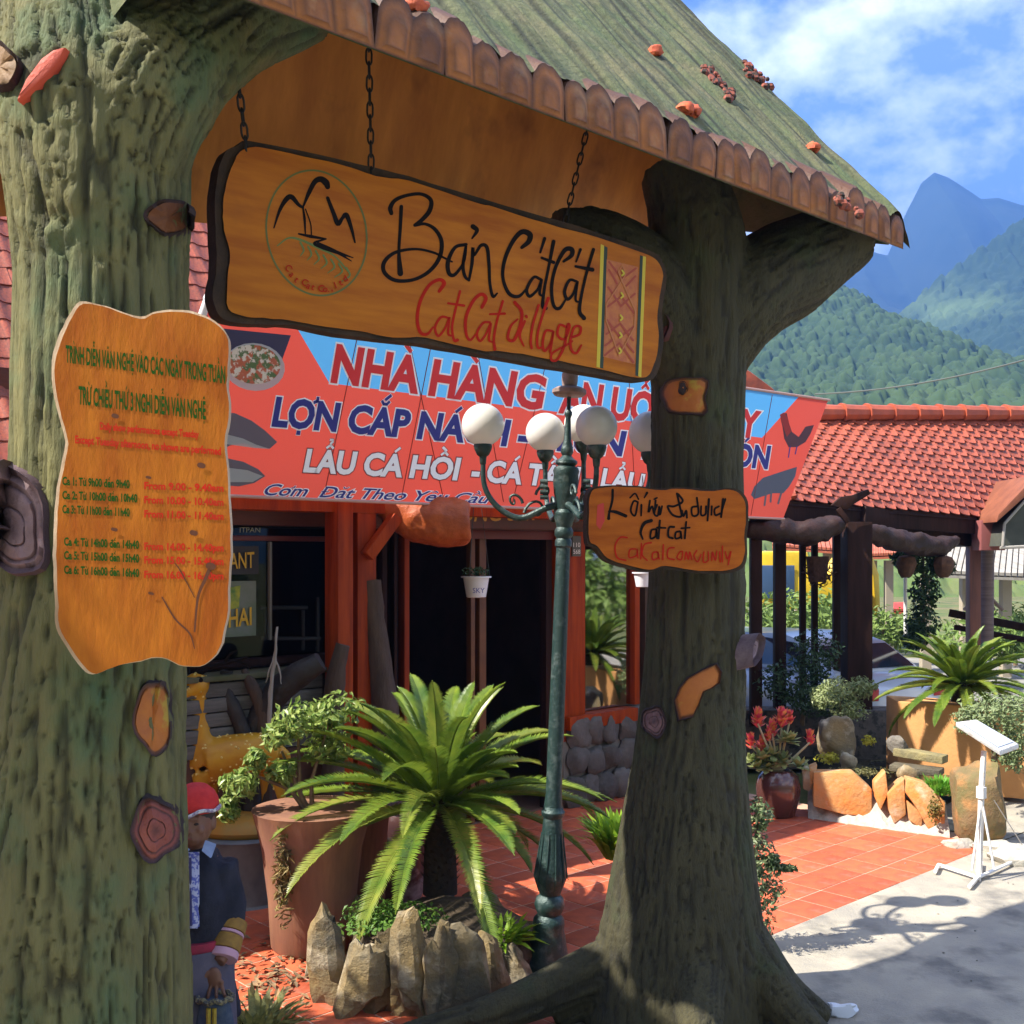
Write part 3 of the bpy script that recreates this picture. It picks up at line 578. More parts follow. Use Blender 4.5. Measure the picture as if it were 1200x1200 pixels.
strokes('woven_pattern', SP, [([pat(.5,c-.025), pat(.56,c), pat(.5,c+.025)], 2.2) for c in (.10,.33,.56,.74,.90)], YEL, sign, .0065)
# chains
CH = mat('blackened_steel', (.02,.018,.017), rough=.45, metal=.6)
lnk = G(); N_ = 12
ring = [(.011*math.cos(a), 0, .022*math.sin(a)+(.008 if math.sin(a) > 0 else -.008)) for a in np.linspace(0, 2*math.pi, N_, endpoint=False)]
lnk.tube([np.array(q) for q in ring]+[np.array(ring[0])], .0042, 6, cap=False)
lme = None
for lab, a, b, Ya, Yb in (('short black chain at the left end of the village name sign', (290,172), (276,70), 3.98, 3.80), ('long black chain above the word Ban on the village name sign', (436,207), (431,5), 4.33, 4.14),
                          ('black chain above the right half of the village name sign, slanting', (660,270), (692,135), 5.0, 5.0)):
    A, B = P(*a, Ya)+np.array([0,-.02,0]), P(*b, Yb)
    t = thing('hanging_chain', lab, 'chain', B, 'chains holding the village name sign'); ax = (B-A)/np.linalg.norm(B-A); n = int(np.linalg.norm(B-A)/.047)
    x = np.cross(ax, [0,1,0]); x /= np.linalg.norm(x); y = np.cross(ax, x)
    for i in range(n+1):
        c = A + ax*.047*i; X, Y_ = (x, y) if i % 2 else (y, -x); M4 = basis(c, X, Y_, ax)
        if lme is None:
            lo = obj('chain_link', lnk, CH, None); lme = lo.data; bpy.data.objects.remove(lo)
        inst('chain_link', lme, t, M4)
# ================================================================= NOTICE BOARD on the left trunk
NP = Plane(P(165, 560, 3.17), (.12, -1, 0))
nb = thing('notice_board', 'tall wavy orange wooden notice board with green and red show times on the left trunk', 'sign', NP.hit(165, 785))
no = [(64,435),(72,400),(84,372),(98,356),(130,362),(165,374),(185,367),(215,366),(240,372),(262,388),(268,410),(266,450),(268,480),(264,520),(267,560),(269,600),(270,640),(268,680),(266,725),(256,760),(240,778),(215,780),(190,770),(165,774),(140,779),(112,789),(98,780),(84,760),(70,735),(68,700),(66,650),(68,600),(72,560),(80,520),(70,480)]
board('board', NP, no, .05, mat('notice_wood', (.44,.14,.014), (.30,.075,.009), scale=3, stretch=(3,3,1), rough=.4, bump=.25, bscale=9, c3=(.28,.085,.015), s3=4, f3=(.6,.8), spec=.15), nb, edge_m=PALEW)
board('lit_edge_rim', Plane(NP.o-NP.n*.012, NP.n), [(x-(4 if x < 165 else 0), y-(2.5 if y < 560 else -1)) for x, y in no], .05, PALEW, nb)  # sunlit left and top edge put in as a pale coloured rim
GP2 = mat('notice_green_paint', (.014,.07,.008), rough=.8, spec=.1); RP2 = mat('notice_red_paint', (.50,.022,.010), (.42,.03,.012), scale=30, rough=.8, spec=.1)
text('lettering', NP, 'TRÌNH DIỄN VĂN NGHỆ VÀO CÁC NGÀY TRONG TUẦN', (77,424), (264,449), 19, GP2, nb, bold=.028)
text('lettering', NP, 'TRỪ CHIỀU THỨ 3 NGHỈ DIỄN VĂN NGHỆ', (92,473), (241,491), 20, GP2, nb, bold=.028)
text('lettering', NP, 'Daily show performances except Tuesday', (117,503), (233,513), 8, RP2, nb, bold=.035)
text('lettering', NP, 'Except Tuesday afternoon, no shows are performed', (88,519), (259,533), 8.5, RP2, nb, bold=.035)
for i, (t1, t2, y) in enumerate((('Ca 1: Từ 9h00 đến 9h40','From 9.00 - 9.40am',574),('Ca 2: Từ 10h00 đến 10h40','From 10.00 - 10.40am',590.5),('Ca 3: Từ 11h00 đến 11h40','From 11.00 - 11.40am',607),
                                 ('Ca 4: Từ 14h00 đến 14h40','From 14.00 - 14.40pm',645),('Ca 5: Từ 15h00 đến 15h40','From 15.00 - 15.40pm',661),('Ca 6: Từ 16h00 đến 16h40','From 16.00 - 16.40pm',678))):
    x0 = 73 + (2 if i > 2 else 0); text('lettering', NP, t1, (x0, y-6), (x0+(79 if i in (0,2) else 88), y-2), 9, GP2, nb, bold=.035)
    text('lettering', NP, t2, (169, y-1), (262, y+1 if i > 2 else y+2), 8, RP2, nb, bold=.035)
strokes('wood_crack', NP, [([(247,664),(240,680),(232,700),(228,740)], [5,4,3,2]), ([(190,700),(205,725),(222,742),(228,760)], [1.5,2,2,1]), ([(228,700),(212,670),(205,660)], [1,1.5,1])], mat('dark_crack', (.10,.03,.01), rough=.8), nb)
strokes('wood_knot', NP, [([(x-2,y),(x+2,y+1)], w) for x, y, w in ((135,487,5),(236,545,6),(227,624,6),(134,620,4),(174,559,3),(177,695,3),(247,663,8))], mat('dark_crack', (.10,.03,.01)), nb, .003)
# ================================================================= DIRECTION BOARD on the right trunk
DP = Plane(P(790, 620, 5.33), (.30, -1, 0))
db = thing('direction_board', 'small orange board with brush lettering and pink smudge nailed to the right trunk', 'sign', DP.hit(790, 668))
do = [(690,600),(692,580),(702,572),(740,571),(775,574),(792,572),(830,576),(855,574),(868,580),(874,595),(872,630),(873,650),(866,664),(845,669),(810,668),(780,663),(760,667),(735,662),(712,654),(700,640),(690,632)]
board('board', DP, do, .05, WOOD, db, edge_m=LOGW)
board('bark_edge', Plane(DP.o-DP.n*.01, DP.n), [(x+(3 if x > 780 else -2), y+(3 if y > 620 else -2)) for x, y in do], .05, LOGW, db)
k2 = 200/1200.
def Z6(l): return [(680+x*k2, 560+y*k2) for x, y in l]
strokes('lettering', DP, [(Z6([(228,85),(225,160),(205,240),(200,285)]), [3,3,2.5,4]), (Z6([(200,235),(250,240),(320,268)]), [2,4,4]),
 (Z6([(405,170),(375,165),(355,230),(385,265),(405,175)]), [2.4]*5), (Z6([(350,140),(385,110),(410,150)]), [2,2,2]), (Z6([(430,190),(428,265)]), [2.6,2.2]), (Z6([(470,105),(450,140)]), [3,1.5]),
 (Z6([(490,160),(480,240),(505,200),(520,250),(530,160)]), [2.4]*5), (Z6([(540,190),(520,250),(545,265),(555,200),(560,260),(575,200)]), [2.4]*6), (Z6([(520,150),(540,140)]), [2,2]),
 (Z6([(690,115),(720,165),(660,200),(615,200),(650,260),(710,270),(700,200),(680,110)]), [2.6]*8), (Z6([(715,230),(725,270),(745,230),(750,280)]), [2.4]*4),
 (Z6([(820,140),(830,250),(790,265),(785,210),(825,200)]), [2.4]*5), (Z6([(850,200),(850,260),(880,255),(885,200)]), [2.4]*4), (Z6([(905,150),(895,300)]), [2.8,2.4]), (Z6([(925,200),(922,260)]), [2.4,2.2]),
 (Z6([(975,200),(945,220),(950,262),(985,250)]), [2.4]*4), (Z6([(1005,150),(990,280),(1000,220),(1020,150)]), [2.8,2.4,2,2.6]),
 (Z6([(500,300),(450,320),(425,380),(440,430)]), [4,4,3,2]), (Z6([(530,360),(500,370),(495,425),(530,410),(535,360),(540,425)]), [2.4]*6), (Z6([(560,300),(550,425)]), [2.4,2.6]), (Z6([(540,350),(600,352)]), [2.4,2]),
 (Z6([(660,345),(625,350),(620,410),(650,425)]), [2.6]*4), (Z6([(700,375),(672,385),(670,425),(705,415),(705,375),(712,425)]), [2.4]*6), (Z6([(745,310),(735,425)]), [2.4,2.6]), (Z6([(710,355),(770,350)]), [2.2,2])], BLACK, db)
strokes('lettering', DP, [(Z6([(330,420),(280,420),(245,480),(260,560),(320,580)]), [1.8]*5), (Z6([(390,500),(350,505),(345,560),(395,545),(400,500),(405,560)]), [1.6]*6), (Z6([(430,460),(425,570)]), [1.6]*2),
 (Z6([(500,455),(450,470),(435,540),(470,580)]), [1.8]*4), (Z6([(540,520),(510,530),(510,575),(550,560),(545,520),(555,570)]), [1.8]*6), (Z6([(585,470),(580,575)]), [1.8]*2), (Z6([(660,490),(620,500),(615,560),(660,575)]), [1.8]*4),
 (Z6([(700,520),(680,560),(710,575),(720,520),(700,520)]), [1.6]*5), (Z6([(735,575),(745,520),(760,575),(770,520),(785,575)]), [1.6]*5), (Z6([(820,510),(800,550),(825,590),(850,540)]), [1.6]*4), (Z6([(870,520),(865,590),(900,580),(900,520)]), [1.6]*4),
 (Z6([(925,580),(930,520),(950,580),(960,515)]), [1.6]*4), (Z6([(980,520),(985,590)]), [1.8,1.8]), (Z6([(1000,480),(1000,590)]), [1.6]*2), (Z6([(1020,520),(1035,570),(1060,515),(1040,610)]), [1.6]*4)], RED, db, .003)
flat('red_smudge', DP, Z6([(120,190),(165,175),(172,300),(140,365),(112,330)]), mat('red_smudge', (.42,.03,.02), rough=.6), db, .001)
# ================================================================= GROUND
def quad(a, b, c, d): return [a, b, c, d], [(0, 1, 2, 3)]
GRASS = mat('far_grass', (.10,.13,.03), (.17,.14,.06), scale=.25, rough=.95, c3=(.05,.09,.02), s3=.9)
g = G(); g.grid(lambda u, v: np.array([-1900+3800*u, -80+2120*v, -.06]), 8, 8)
tagged(obj('ground', g, GRASS, smooth=0), kind='structure')
ROAD = mat('concrete_road', (.40,.36,.28), (.28,.26,.22), scale=2.5, rough=.9, bump=.5, bscale=60, c3=(.17,.16,.14), s3=2.2, f3=(.50,.66), detail=12)
g = G()
a, b = gate(-14, -.40, 0), gate(16, -.40, 0); c, d_ = gate(16, 12, 0), gate(-14, 12, 0)
def rd(u, v):
    p = a+(b-a)*u+(d_-a)*v; return p + ZU*.012*(fbm(p[None]*1.3, 3, 4)[0]-.5)
g.grid(rd, 90, 40); tagged(obj('concrete_road', g, ROAD, smooth=60), kind='structure')
# right part of the apron beyond the tiles
g = G(); g.add([gate(4.72,-.41,.004), gate(16,-.41,.004), gate(16,-3.0,.004), gate(4.72,-1.2,.004)], [(0,1,2,3)])
tagged(obj('concrete_apron', g, ROAD, smooth=0), kind='structure')
# crushed rubble along the edge, small debris
g = G()
for i in range(170):
    s = random.uniform(1.0, 9); p = random.gauss(.15, .8); q = gate(s, p, 0); r = random.uniform(.003, .009); g.ball(q+ZU*r*.5, (r, r*.8, r*.6), 5, 4)
tagged(obj('road_grit', g, mat('grit', (.30,.28,.24), (.16,.15,.13), scale=30, rough=.9)), 'loose grit and pebbles scattered over the concrete road', 'gravel', kind='stuff')
# tiled yard
g = G(); T = .30
y0, y1 = gate(-9, -.40, -.0015), gate(4.7, -.40, -.0015); y2, y3 = gate(4.7, -6, -.0015), gate(-9, -6, -.0015)
g.slab([y0, y1, y2, y3], (0,0,-.03)); yard = tagged(obj('tiled_yard', g, mat('pale_grout', (.60,.36,.25), (.45,.28,.20), scale=8, rough=.9), smooth=0, loc=gate(0,-.4,-.012)), kind='structure')
tile = G(); tile.box((0,0,0), (T-.012, T-.012, .012)); to = obj('tile', tile, TERRA, None, bevel=.002, smooth=30); tme = to.data; bpy.data.objects.remove(to)
cand = []
for i in range(-31, 16):
    for j in range(0, 18):
        s, p = (i+.5)*T-.02, -.402-(j+.5)*T
        if s > 4.6: continue
        c = gate(s, p, -.004)
        X, Y_ = c[0]/c[1]*FPX+600, HY+CAMZ/c[1]*FPX
        cand.append((0 if (-20 < X < 1220 and 880 < Y_ < 1230 and X > 190) else 1, c[1], c))
cand.sort(key=lambda q: (q[0], q[1])); rest = G()
for k, (_, _, c) in enumerate(cand):
    tl_ = random.uniform(-.0012, .0012)
    if k < 298: inst('tile', tme, yard, basis(c+ZU*tl_, dG, -nG, ZU))
    else: rest.box(c+ZU*tl_, (T-.012, T-.012, .012), (dG, -nG, ZU))
obj('tile_field', rest, TERRA, yard, smooth=0, kind='stuff')
# ================================================================= ROOF TILES
tm = G()
prof = [(-.5,.02),(-.36,.085),(-.2,.085),(-.08,.02),(.1,.0),(.3,.0),(.44,.02),(.52,.05)]
v = [(x, y, z + (.055 if y == 0 else 0)) for y in (0, 1.12) for x, z in prof] ; n8 = len(prof)
tm.add([(x, y, z) for x, y, z in v] + [(x, 0, z-.055+.0) for x, y, z in v[:n8]], [(i, i+1, n8+i+1, n8+i) for i in range(n8-1)] + [(2*n8+i, 2*n8+i+1, i+1, i) for i in range(n8-1)])
to = obj('roof_tile', tm, ROOFT, None, smooth=40); rtme = to.data; bpy.data.objects.remove(to); rtv = np.array(tm.v)
def tile_roof(parent, EL, ER, RL, RR, nc, nr, vis, cut=None, limit=295):
    EL, ER, RL, RR = [np.array(q, float) for q in (EL, ER, RL, RR)]
    def S(u, v): return (EL*(1-u)+ER*u)*(1-v)+(RL*(1-u)+RR*u)*v
    inn, out = [], []
    for j in range(nr):
        for i in range(nc):
            u, v = (i+.5)/nc, j/nr
            o = S(u, v); x = S(u+.5/nc, v)-S(u-.5/nc, v); y = S(u, min(1, v+1/nr))-o if v+1/nr <= 1 else o-S(u, v-1/nr)
            if cut and cut(o, x, y): continue
            z = np.cross(x, y); z = z/np.linalg.norm(z)*np.linalg.norm(x)
            x = x*(1+random.uniform(-.02,.02)); o = o+z*random.uniform(-.015,.02)
            px, py = o[0]/o[1]*FPX+600, HY-(o[2]-CAMZ)/o[1]*FPX
            (inn if vis(px, py) else out).append((o, x, y, z))
    for (o, x, y, z) in inn[:limit]: inst('roof_tile', rtme, parent, basis(o, x, y, z))
    g = G()
    for (o, x, y, z) in inn[limit:]+out: g.add([o+x*a+y*b+z*c for a, b, c in rtv], tm.f)
    if g.v: obj('roof_tile_field', g, ROOFT, parent, smooth=40, kind='stuff', fixn=False)
    return len(inn), S
# ================================================================= RESTAURANT
F0 = np.array([.84, 10.95, 0])
def fc(s, p, z): return F0 + s*dG + p*nG + z*ZU
def FPl(p): return Plane(F0+p*nG, nG)
def fs(px, p): q = FPl(p).hit(px, 700); return (q-F0)@dG        # s of a pixel column on the plane p
rest_ = thing('restaurant', 'restaurant with orange timber posts, dark glass front and red tiled roof behind the banner', 'building', fc(-3, 0, 0))
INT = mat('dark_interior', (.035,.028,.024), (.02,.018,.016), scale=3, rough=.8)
def fbox(name, px0, px1, z0, z1, p0, p1, m, parent=None, bevel=.008, label=None):
    """box on the facade between two pixel columns (measured at its front plane p1)"""
    s0, s1 = fs(px0, p1), fs(px1, p1); c = fc((s0+s1)/2, (p0+p1)/2, (z0+z1)/2)
    return obj(name, G().box(c, (abs(s1-s0), abs(p1-p0), z1-z0), (dG, nG, ZU)), m, parent or rest_, bevel=bevel, label=label)
def fz(px, py, p): return FPl(p).hit(px, py)[2]
sL = -9.0; sR = fs(752, 0)
def sbox(name, s0, s1, z0, z1, p0, p1, m, parent=None, bevel=.006):
    return obj(name, G().box(fc((s0+s1)/2, (p0+p1)/2, (z0+z1)/2), (s1-s0, p1-p0, z1-z0), (dG, nG, ZU)), m, parent or rest_, bevel=bevel)
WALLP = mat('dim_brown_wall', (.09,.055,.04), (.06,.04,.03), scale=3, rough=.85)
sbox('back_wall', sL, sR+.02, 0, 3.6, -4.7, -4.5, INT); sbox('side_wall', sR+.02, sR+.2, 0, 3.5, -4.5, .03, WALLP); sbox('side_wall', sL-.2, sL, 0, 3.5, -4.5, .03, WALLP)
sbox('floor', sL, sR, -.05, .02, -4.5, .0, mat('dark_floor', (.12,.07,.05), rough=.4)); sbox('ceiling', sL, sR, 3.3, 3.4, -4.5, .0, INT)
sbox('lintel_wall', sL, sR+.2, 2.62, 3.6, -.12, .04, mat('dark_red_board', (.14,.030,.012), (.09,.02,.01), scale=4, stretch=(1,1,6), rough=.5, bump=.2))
# posts and the door frame
sP0, sP1 = fs(396, .5), fs(416, .5)
post = fbox('post', 396, 414, 0, 2.95, .32, .5, ORANGEW); fbox('post', 419, 441, 0, 2.95, .22, .45, ORANGEW)
fbox('post', 10, 34, 0, 2.95, .3, .5, ORANGEW)
sbox('beam', sL, sR, 2.72, 2.92, .2, .46, ORANGEW)
br = G(); br.bar(fc(fs(430,.5), .5, fz(430,652,.5)), fc(fs(462,.5), .52, fz(462,606,.5)), .09, .09); obj('brace', br, ORANGEW, rest_, bevel=.006)
fbox('door_frame', 654, 686, 0.62, 2.62, -.05, .10, ORANGEW)
fbox('door_frame', 474, 480, 0, 2.62, -.05, .04, ORANGEW); fbox('door_frame', 640, 647, 0, 2.62, -.05, .04, DARKW)
for x0, x1 in ((552,557),(562,570)):
    fbox('door_stile', x0, x1, 0.02, 2.60, -.05, .02, mat('dull_brown_stile', (.16,.06,.018), (.10,.035,.012), scale=5, rough=.5))
fbox('door_rail', 474, 650, 2.54, 2.62, -.04, .05, mat('red_brown_rail', (.13,.02,.014), rough=.5))
for x0, x1 in ((448,454),(462,466)): fbox('shutter_stile', x0, x1, 0, 2.6, -.05, .02, DARKW)
# number plate on the door post
pl = fbox('plaque', 671, 681, fz(676,652,.12), fz(676,628,.12), .10, .12, mat('dark_plate', (.10,.10,.09), rough=.5), bevel=.003)
PLq = FPl(.121); text('plaque_lettering', PLq, '110', (672,641), (680,641), 5, WHITE, rest_, off=.002); text('plaque_lettering', PLq, '568', (672,649), (680,649), 5, WHITE, rest_, off=.002)
# right window: frame, glass, greenery seen in it
zb, zt = fz(700, 832, .05), 2.45
fbox('window_sill', 668, 748, fz(700,852,.16), fz(700,836,.16), -.05, .16, ORANGEW); fbox('window_frame', 744, 750, zb, zt, -.04, .06, ORANGEW)
fbox('window_pane', 686, 744, zb, zt, -.01, .0, mat('reflecting_glass', (.5,.53,.53), rough=.03, alpha=.45), bevel=0)
# left window
fbox('window_frame', 60, 392, fz(330,634,.05), fz(330,628,.05), -.03, .06, mat('red_brown_rail', (.13,.02,.014)))
fbox('window_pane', 60, 392, fz(330,775,.0), 2.6, -.02, -.01, GLASS, bevel=0)
fbox('window_sill', 60, 392, fz(330,778,.1), fz(330,770,.1), -.1, .12, DARKW)
for x0 in (316,): fbox('window_mullion', x0, x0+3, 1.75, 2.5, -.03, .02, mat('steel_mullion', (.20,.19,.19), rough=.4))
LPn = FPl(.03)
sg = fbox('window_poster', 262, 300, fz(280,746,.02), fz(280,681,.02), -.004, .006, mat('grey_poster', (.22,.24,.22), (.16,.2,.14), scale=6, rough=.6), bevel=0)
YT = mat('yellow_sign_letters', (.72,.42,.02), rough=.5)
flat('poster_print', FPl(.012), [(262,690),(282,686),(280,712),(262,716)], mat('poster_green', (.10,.25,.06), (.6,.55,.05), scale=9, rough=.6), rest_)
text('window_lettering', FPl(.02), 'HAI', (268,735), (295,732), 20, YT, rest_, bold=.02)
fbox('window_board', 262, 303, fz(285,673,.0), fz(285,640,.0), -.008, .004, mat('black_signboard', (.03,.02,.018), rough=.5), bevel=0)
text('window_lettering', FPl(.018), 'RANT', (262,667), (298,665), 18, YT, rest_, bold=.01)
fbox('green_led_sign', 281, 308, fz(295,606,.0), fz(295,586,.0), .0, .02, mat('dim_green_sign', (.01,.10,.06), (.02,.2,.12), scale=25, rough=.5), bevel=0)
text('window_lettering', FPl(.03), 'WIFI', (283,604), (307,604), 14, mat('green_letters', (.02,.30,.17), rough=.5), rest_, bold=.02)
text('window_lettering', FPl(.03), 'ITPAN', (281,624), (305,624), 6, mat('pale_letters', (.30,.25,.14), rough=.5), rest_)
# furniture glimpsed through the left window
g = G(); c = FPl(-.9)
for a, b in (((305,712),(360,712)),((311,712),(311,748)),((355,715),(355,762)),((372,700),(372,770)),((305,748),(375,748))): g.tube([c.hit(*a), c.hit(*b)], .018, 6)
t = thing('window_table', 'pale metal table frame dimly seen behind the left window', 'table', c.hit(340,770)); obj('frame', g, mat('dim_steel', (.20,.20,.20), rough=.4), t)
# signboard over the door
fbox('signboard', 452, 652, fz(600,620,.3), fz(600,575,.3), .24, .30, mat('signboard_red_black', (.10,.018,.010), (.06,.015,.01), scale=5, rough=.5))
text('signboard_lettering', FPl(.305), 'ỪNG SKY', (541,611), (636,609), 17, mat('gold_letters', (.55,.27,.03), rough=.45), rest_, bold=.015, shear=.25)
# stone base under the right window
sb = thing('stone_base', 'low grey rubble stone wall under the window right of the door', 'wall', fc(fs(710,.2), .1, 0))
def rock(c, r, seed, flatn=.35, n=14, m=10, rough=.35, up=ZU, rotz=0., fr=2.2):
    g = G(); r = np.array(r if hasattr(r, '__len__') else (r,)*3, float); g.ball((0,0,0), 1, n, m); v = np.array(g.v)
    v = np.sign(v)*np.abs(v)**.72                                      # boxier
    rr = random.Random(seed)
    for _ in range(7):                                              # cleave flat faces
        d = np.array([rr.gauss(0,1), rr.gauss(0,1), rr.gauss(0,.8)]); d /= np.linalg.norm(d); h = rr.uniform(.62, .9); k = v@d-h; v = v-np.outer(np.clip(k, 0, None), d)
    v = v*(1+rough*(fbm(v*fr+seed*3.1, 4, seed)-.5)[:, None]); v = v*r; cz, sz = math.cos(rotz), math.sin(rotz)
    v = np.stack([v[:, 0]*cz-v[:, 1]*sz, v[:, 0]*sz+v[:, 1]*cz, v[:, 2]], 1); return (v+np.array(c)).tolist(), g.f
DSTONE = mat('dark_rubble_stone', (.13,.12,.11), (.075,.07,.065), scale=5, rough=.85, bump=.7, bscale=18, rnd=.25)
sbox('mortar_core', fs(662,.12), sR+.1, 0, .86, -.1, .1, mat('dark_mortar', (.16,.15,.13), rough=.9), sb)
i = 0
for px in (672, 690, 708, 727, 745):
    for zz, h in ((.14,.15),(.42,.15),(.70,.15)):
        i += 1; v, f = rock(FPl(.12).hit(px+(6 if zz > .4 else 0), 800)*np.array([1,1,0])+ZU*zz, (.155,.08,h), i, m=10, n=14, rotz=.75, rough=.5); obj('stone', (v, f), DSTONE, sb, smooth=40)
# pale plank bench wall and yellowish shelf under the left window
pw = thing('planked_bench', 'weathered grey plank bench front under the left window', 'bench', fc(fs(300,.35), .3, 0))
PLK = mat('weathered_grey_plank', (.17,.165,.155), (.10,.10,.095), scale=4, stretch=(1,1,10), rough=.85, bump=.6, bscale=20, rnd=.15)
for k in range(5):
    z0 = .98+.105*k; fbox('plank', 150, 378, z0, z0+.095, .28, .33+.004*(k % 2), PLK, pw, .006)
fbox('base', 150, 378, 0, .97, .2, .30, mat('brown_brick_base', (.17,.075,.055), (.11,.06,.05), scale=6, rough=.85), pw); fbox('seat', 150, 384, 1.51, 1.55, .05, .36, mat('mossy_slab', (.12,.11,.07), (.08,.09,.04), scale=6, rough=.9), pw)
# carved orange log end over the door
le = thing('carved_log_beam', 'orange carved log end jutting out beneath the banner above the door', 'beam', FPl(.7).hit(520, 618))
lv, lf, ln = remesh(G().tube([FPl(.35).hit(446,590), FPl(.5).hit(482,606), FPl(.65).hit(515,612), FPl(.8).hit(550,612)], [.10,.17,.2,.19], 18), .03, 3)
lv = lv + ln*((fbm(lv*9, 3, 2)-.5)*.07)[:, None]; obj('log', (lv, lf), mat('carved_orange_log', (.46,.10,.022), (.28,.055,.012), scale=8, rough=.5, bump=.6, bscale=20), le, smooth=180)
# roof
eL, eR = fs(-420, .45), fs(925, .45)
def rpix(px, p, z): q = FPl(p).hit(px, 700); return np.array([q[0], q[1], z])
EL, ER = fc(eL, .45, 2.95), rpix(925, .45, 2.95); RLp = fc(eL, -2.2, 6.2); rrs = fs(700, -2.2); RR = fc(rrs, -2.2, 6.2); ERs = fs(925, .45)
def cutf(o, x, y):
    s = (o-F0)@dG; p = (o-F0)@nG; t = (.45-p)/2.65
    return s > ERs + (rrs-ERs)*t
rf = obj('roof', G().slab([EL-ZU*.05, ER-ZU*.05, RR-ZU*.05, RLp-ZU*.05], (0,0,-.12)), DARKW, rest_, smooth=0)
nvis, S_ = tile_roof(rf, EL, fc(ERs, .45, 2.95), RLp, fc(ERs, -2.2, 6.2), 62, 22, lambda x, y: (-15 < x < 32 and 190 < y < 520) or (205 < x < 275 and 200 < y < 400), cutf)
print('restaurant tiles', nvis)
bk = fc(ERs, -4.85, 2.95); obj('hip_slope', G().add([ER, bk, RR], [(0,1,2)]).add([fc(eL,-4.85,2.95), bk, RR, RLp], [(0,1,2,3)]), ROOFT, rf, smooth=0)
hg = G(); 
for k in range(14):
    a = ER+(RR-ER)*k/14; b = ER+(RR-ER)*(k+1.15)/14; hg.tube([a+ZU*.05, b+ZU*.08], [.11,.09], 8)
obj('hip_cap', hg, ROOFT, rf)
g = G().slab([P(835,412,13.6), P(880,436,13.6), P(908,457,13.6), P(904,470,13.6), P(835,470,13.6)], (0,1.2,.35)); obj('rear_wing_roof', g, ROOFT, rf, bevel=.02)
# downpipe bit / white tube at the banner's upper left corner
# ================================================================= BANNER
BA, BB = P(240, 470, 7.4), P(960, 540, 12.2); dB = BB-BA; dB[2] = 0; dB /= np.linalg.norm(dB); nB = np.array([dB[1], -dB[0], 0]); BP = Plane(BA, nB)
ban = thing('restaurant_banner', 'long red and blue printed restaurant banner hanging behind the lamp post', 'banner', BP.hit(600, 590))
def cloth(name, c1, k=.45):
    return mat(name, c1, rough=.6, transl=k, bump=.25, bscale=2.5)
BR = cloth('banner_red', (.60,.085,.058)); BBl = cloth('banner_blue', (.09,.40,.78))
def bgrid(poly4, off, nu, nv):
    (a, b, c, d_) = [np.array(q, float) for q in poly4]
    def f(u, v): q = (a*(1-u)+b*u)*(1-v)+(d_*(1-u)+c*u)*v; return BP.hit(q[0], q[1], off)
    return G().grid(f, nu, nv)
obj('cloth', G().add([BP.hit(*q) for q in [(243,365),(346,381),(386,449),(893,513),(936,465),(970,470),(918,607),(268,580)]], [(0,1,2,7),(2,3,6,7),(3,4,5,6)]), BR, ban, smooth=0)
obj('blue_field', G().add([BP.hit(*q) for q in [(346,381),(936,465),(893,513),(386,449)]], [(0,1,2,3)]), BBl, ban, smooth=0)
WH = cloth('banner_white', (.95,.94,.94), .0); RD = cloth('banner_letter_red', (.72,.03,.025), .0); NV = cloth('banner_letter_navy', (.03,.03,.22), .0)
BW = dict(outline=.035, om=WH)
def bt(body, a, b, h, m, bold=.040, shear=.22, dh=0, om=WH, outline=.035): text('banner_lettering', BP, body, a, b, h, m, ban, bold=bold, shear=shear, off=.003, outline=outline, om=om, dh=dh)
bt('NHÀ HÀNG', (387,446), (641,480), 42, RD, dh=-5); bt('ĂN UỐNG', (654,482), (818,503), 37, RD, dh=-4); bt('GÀY', (826,504), (893,514), 31, RD, dh=-1)
bt('LỢN CẮP NÁCH -', (318,498), (620,524), 32, NV, dh=-4); bt('LỢN', (652,527), (735,534), 27, NV); bt('MÁN', (752,536), (826,543), 26, NV); bt('CÓN', (842,544), (904,549), 25, NV)
bt('LẨU CÁ HỒI', (355,552), (541,562), 25, WH, dh=-1, om=mat('letter_shadow_maroon', (.20,.03,.03), rough=.6)); bt('- CÁ TẦM -', (552,563), (697,572), 24, WH, dh=-2, om=mat('letter_shadow_maroon', (.20,.03,.03))); bt('LẨU GÀ', (703,571), (800,577), 22, WH, dh=-8, om=mat('letter_shadow_maroon', (.20,.03,.03), rough=.6))
bt('Cơm  Đặt Theo Yêu Cầu', (310,580), (575,590), 13, NV, shear=.5, dh=-2, bold=.01, outline=.05)
# food picture, fish, rooster and pig prints
NAVY = cloth('photo_navy', (.045,.055,.11), .25)
flat('food_photo', BP, [(262,385),(341,393),(325,437),(262,433)], NAVY, ban, .002)
el = lambda cx, cy, rx, ry, rot=0, n=22: [(cx+rx*math.cos(a)*math.cos(rot)-ry*math.sin(a)*math.sin(rot), cy+rx*math.cos(a)*math.sin(rot)+ry*math.sin(a)*math.cos(rot)) for a in np.linspace(0, 2*math.pi, n, endpoint=False)]
flat('food_photo_bowl', BP, el(297,427,37,31,.1)[0:0] or el(298,430,36,28,.12), cloth('bowl_rim', (.50,.50,.50), .2), ban, .003)
flat('food_photo_soup', BP, el(297,427,32,23,.12), mat('stew_print', (.48,.12,.05), (.10,.16,.05), scale=16, rough=.6, c3=(.7,.62,.5), s3=22, f3=(.5,.56), lo=.47, hi=.53, detail=3), ban, .004)
FG = cloth('fish_grey', (.13,.15,.18), .25); FW = cloth('fish_pale', (.45,.47,.46), .25)
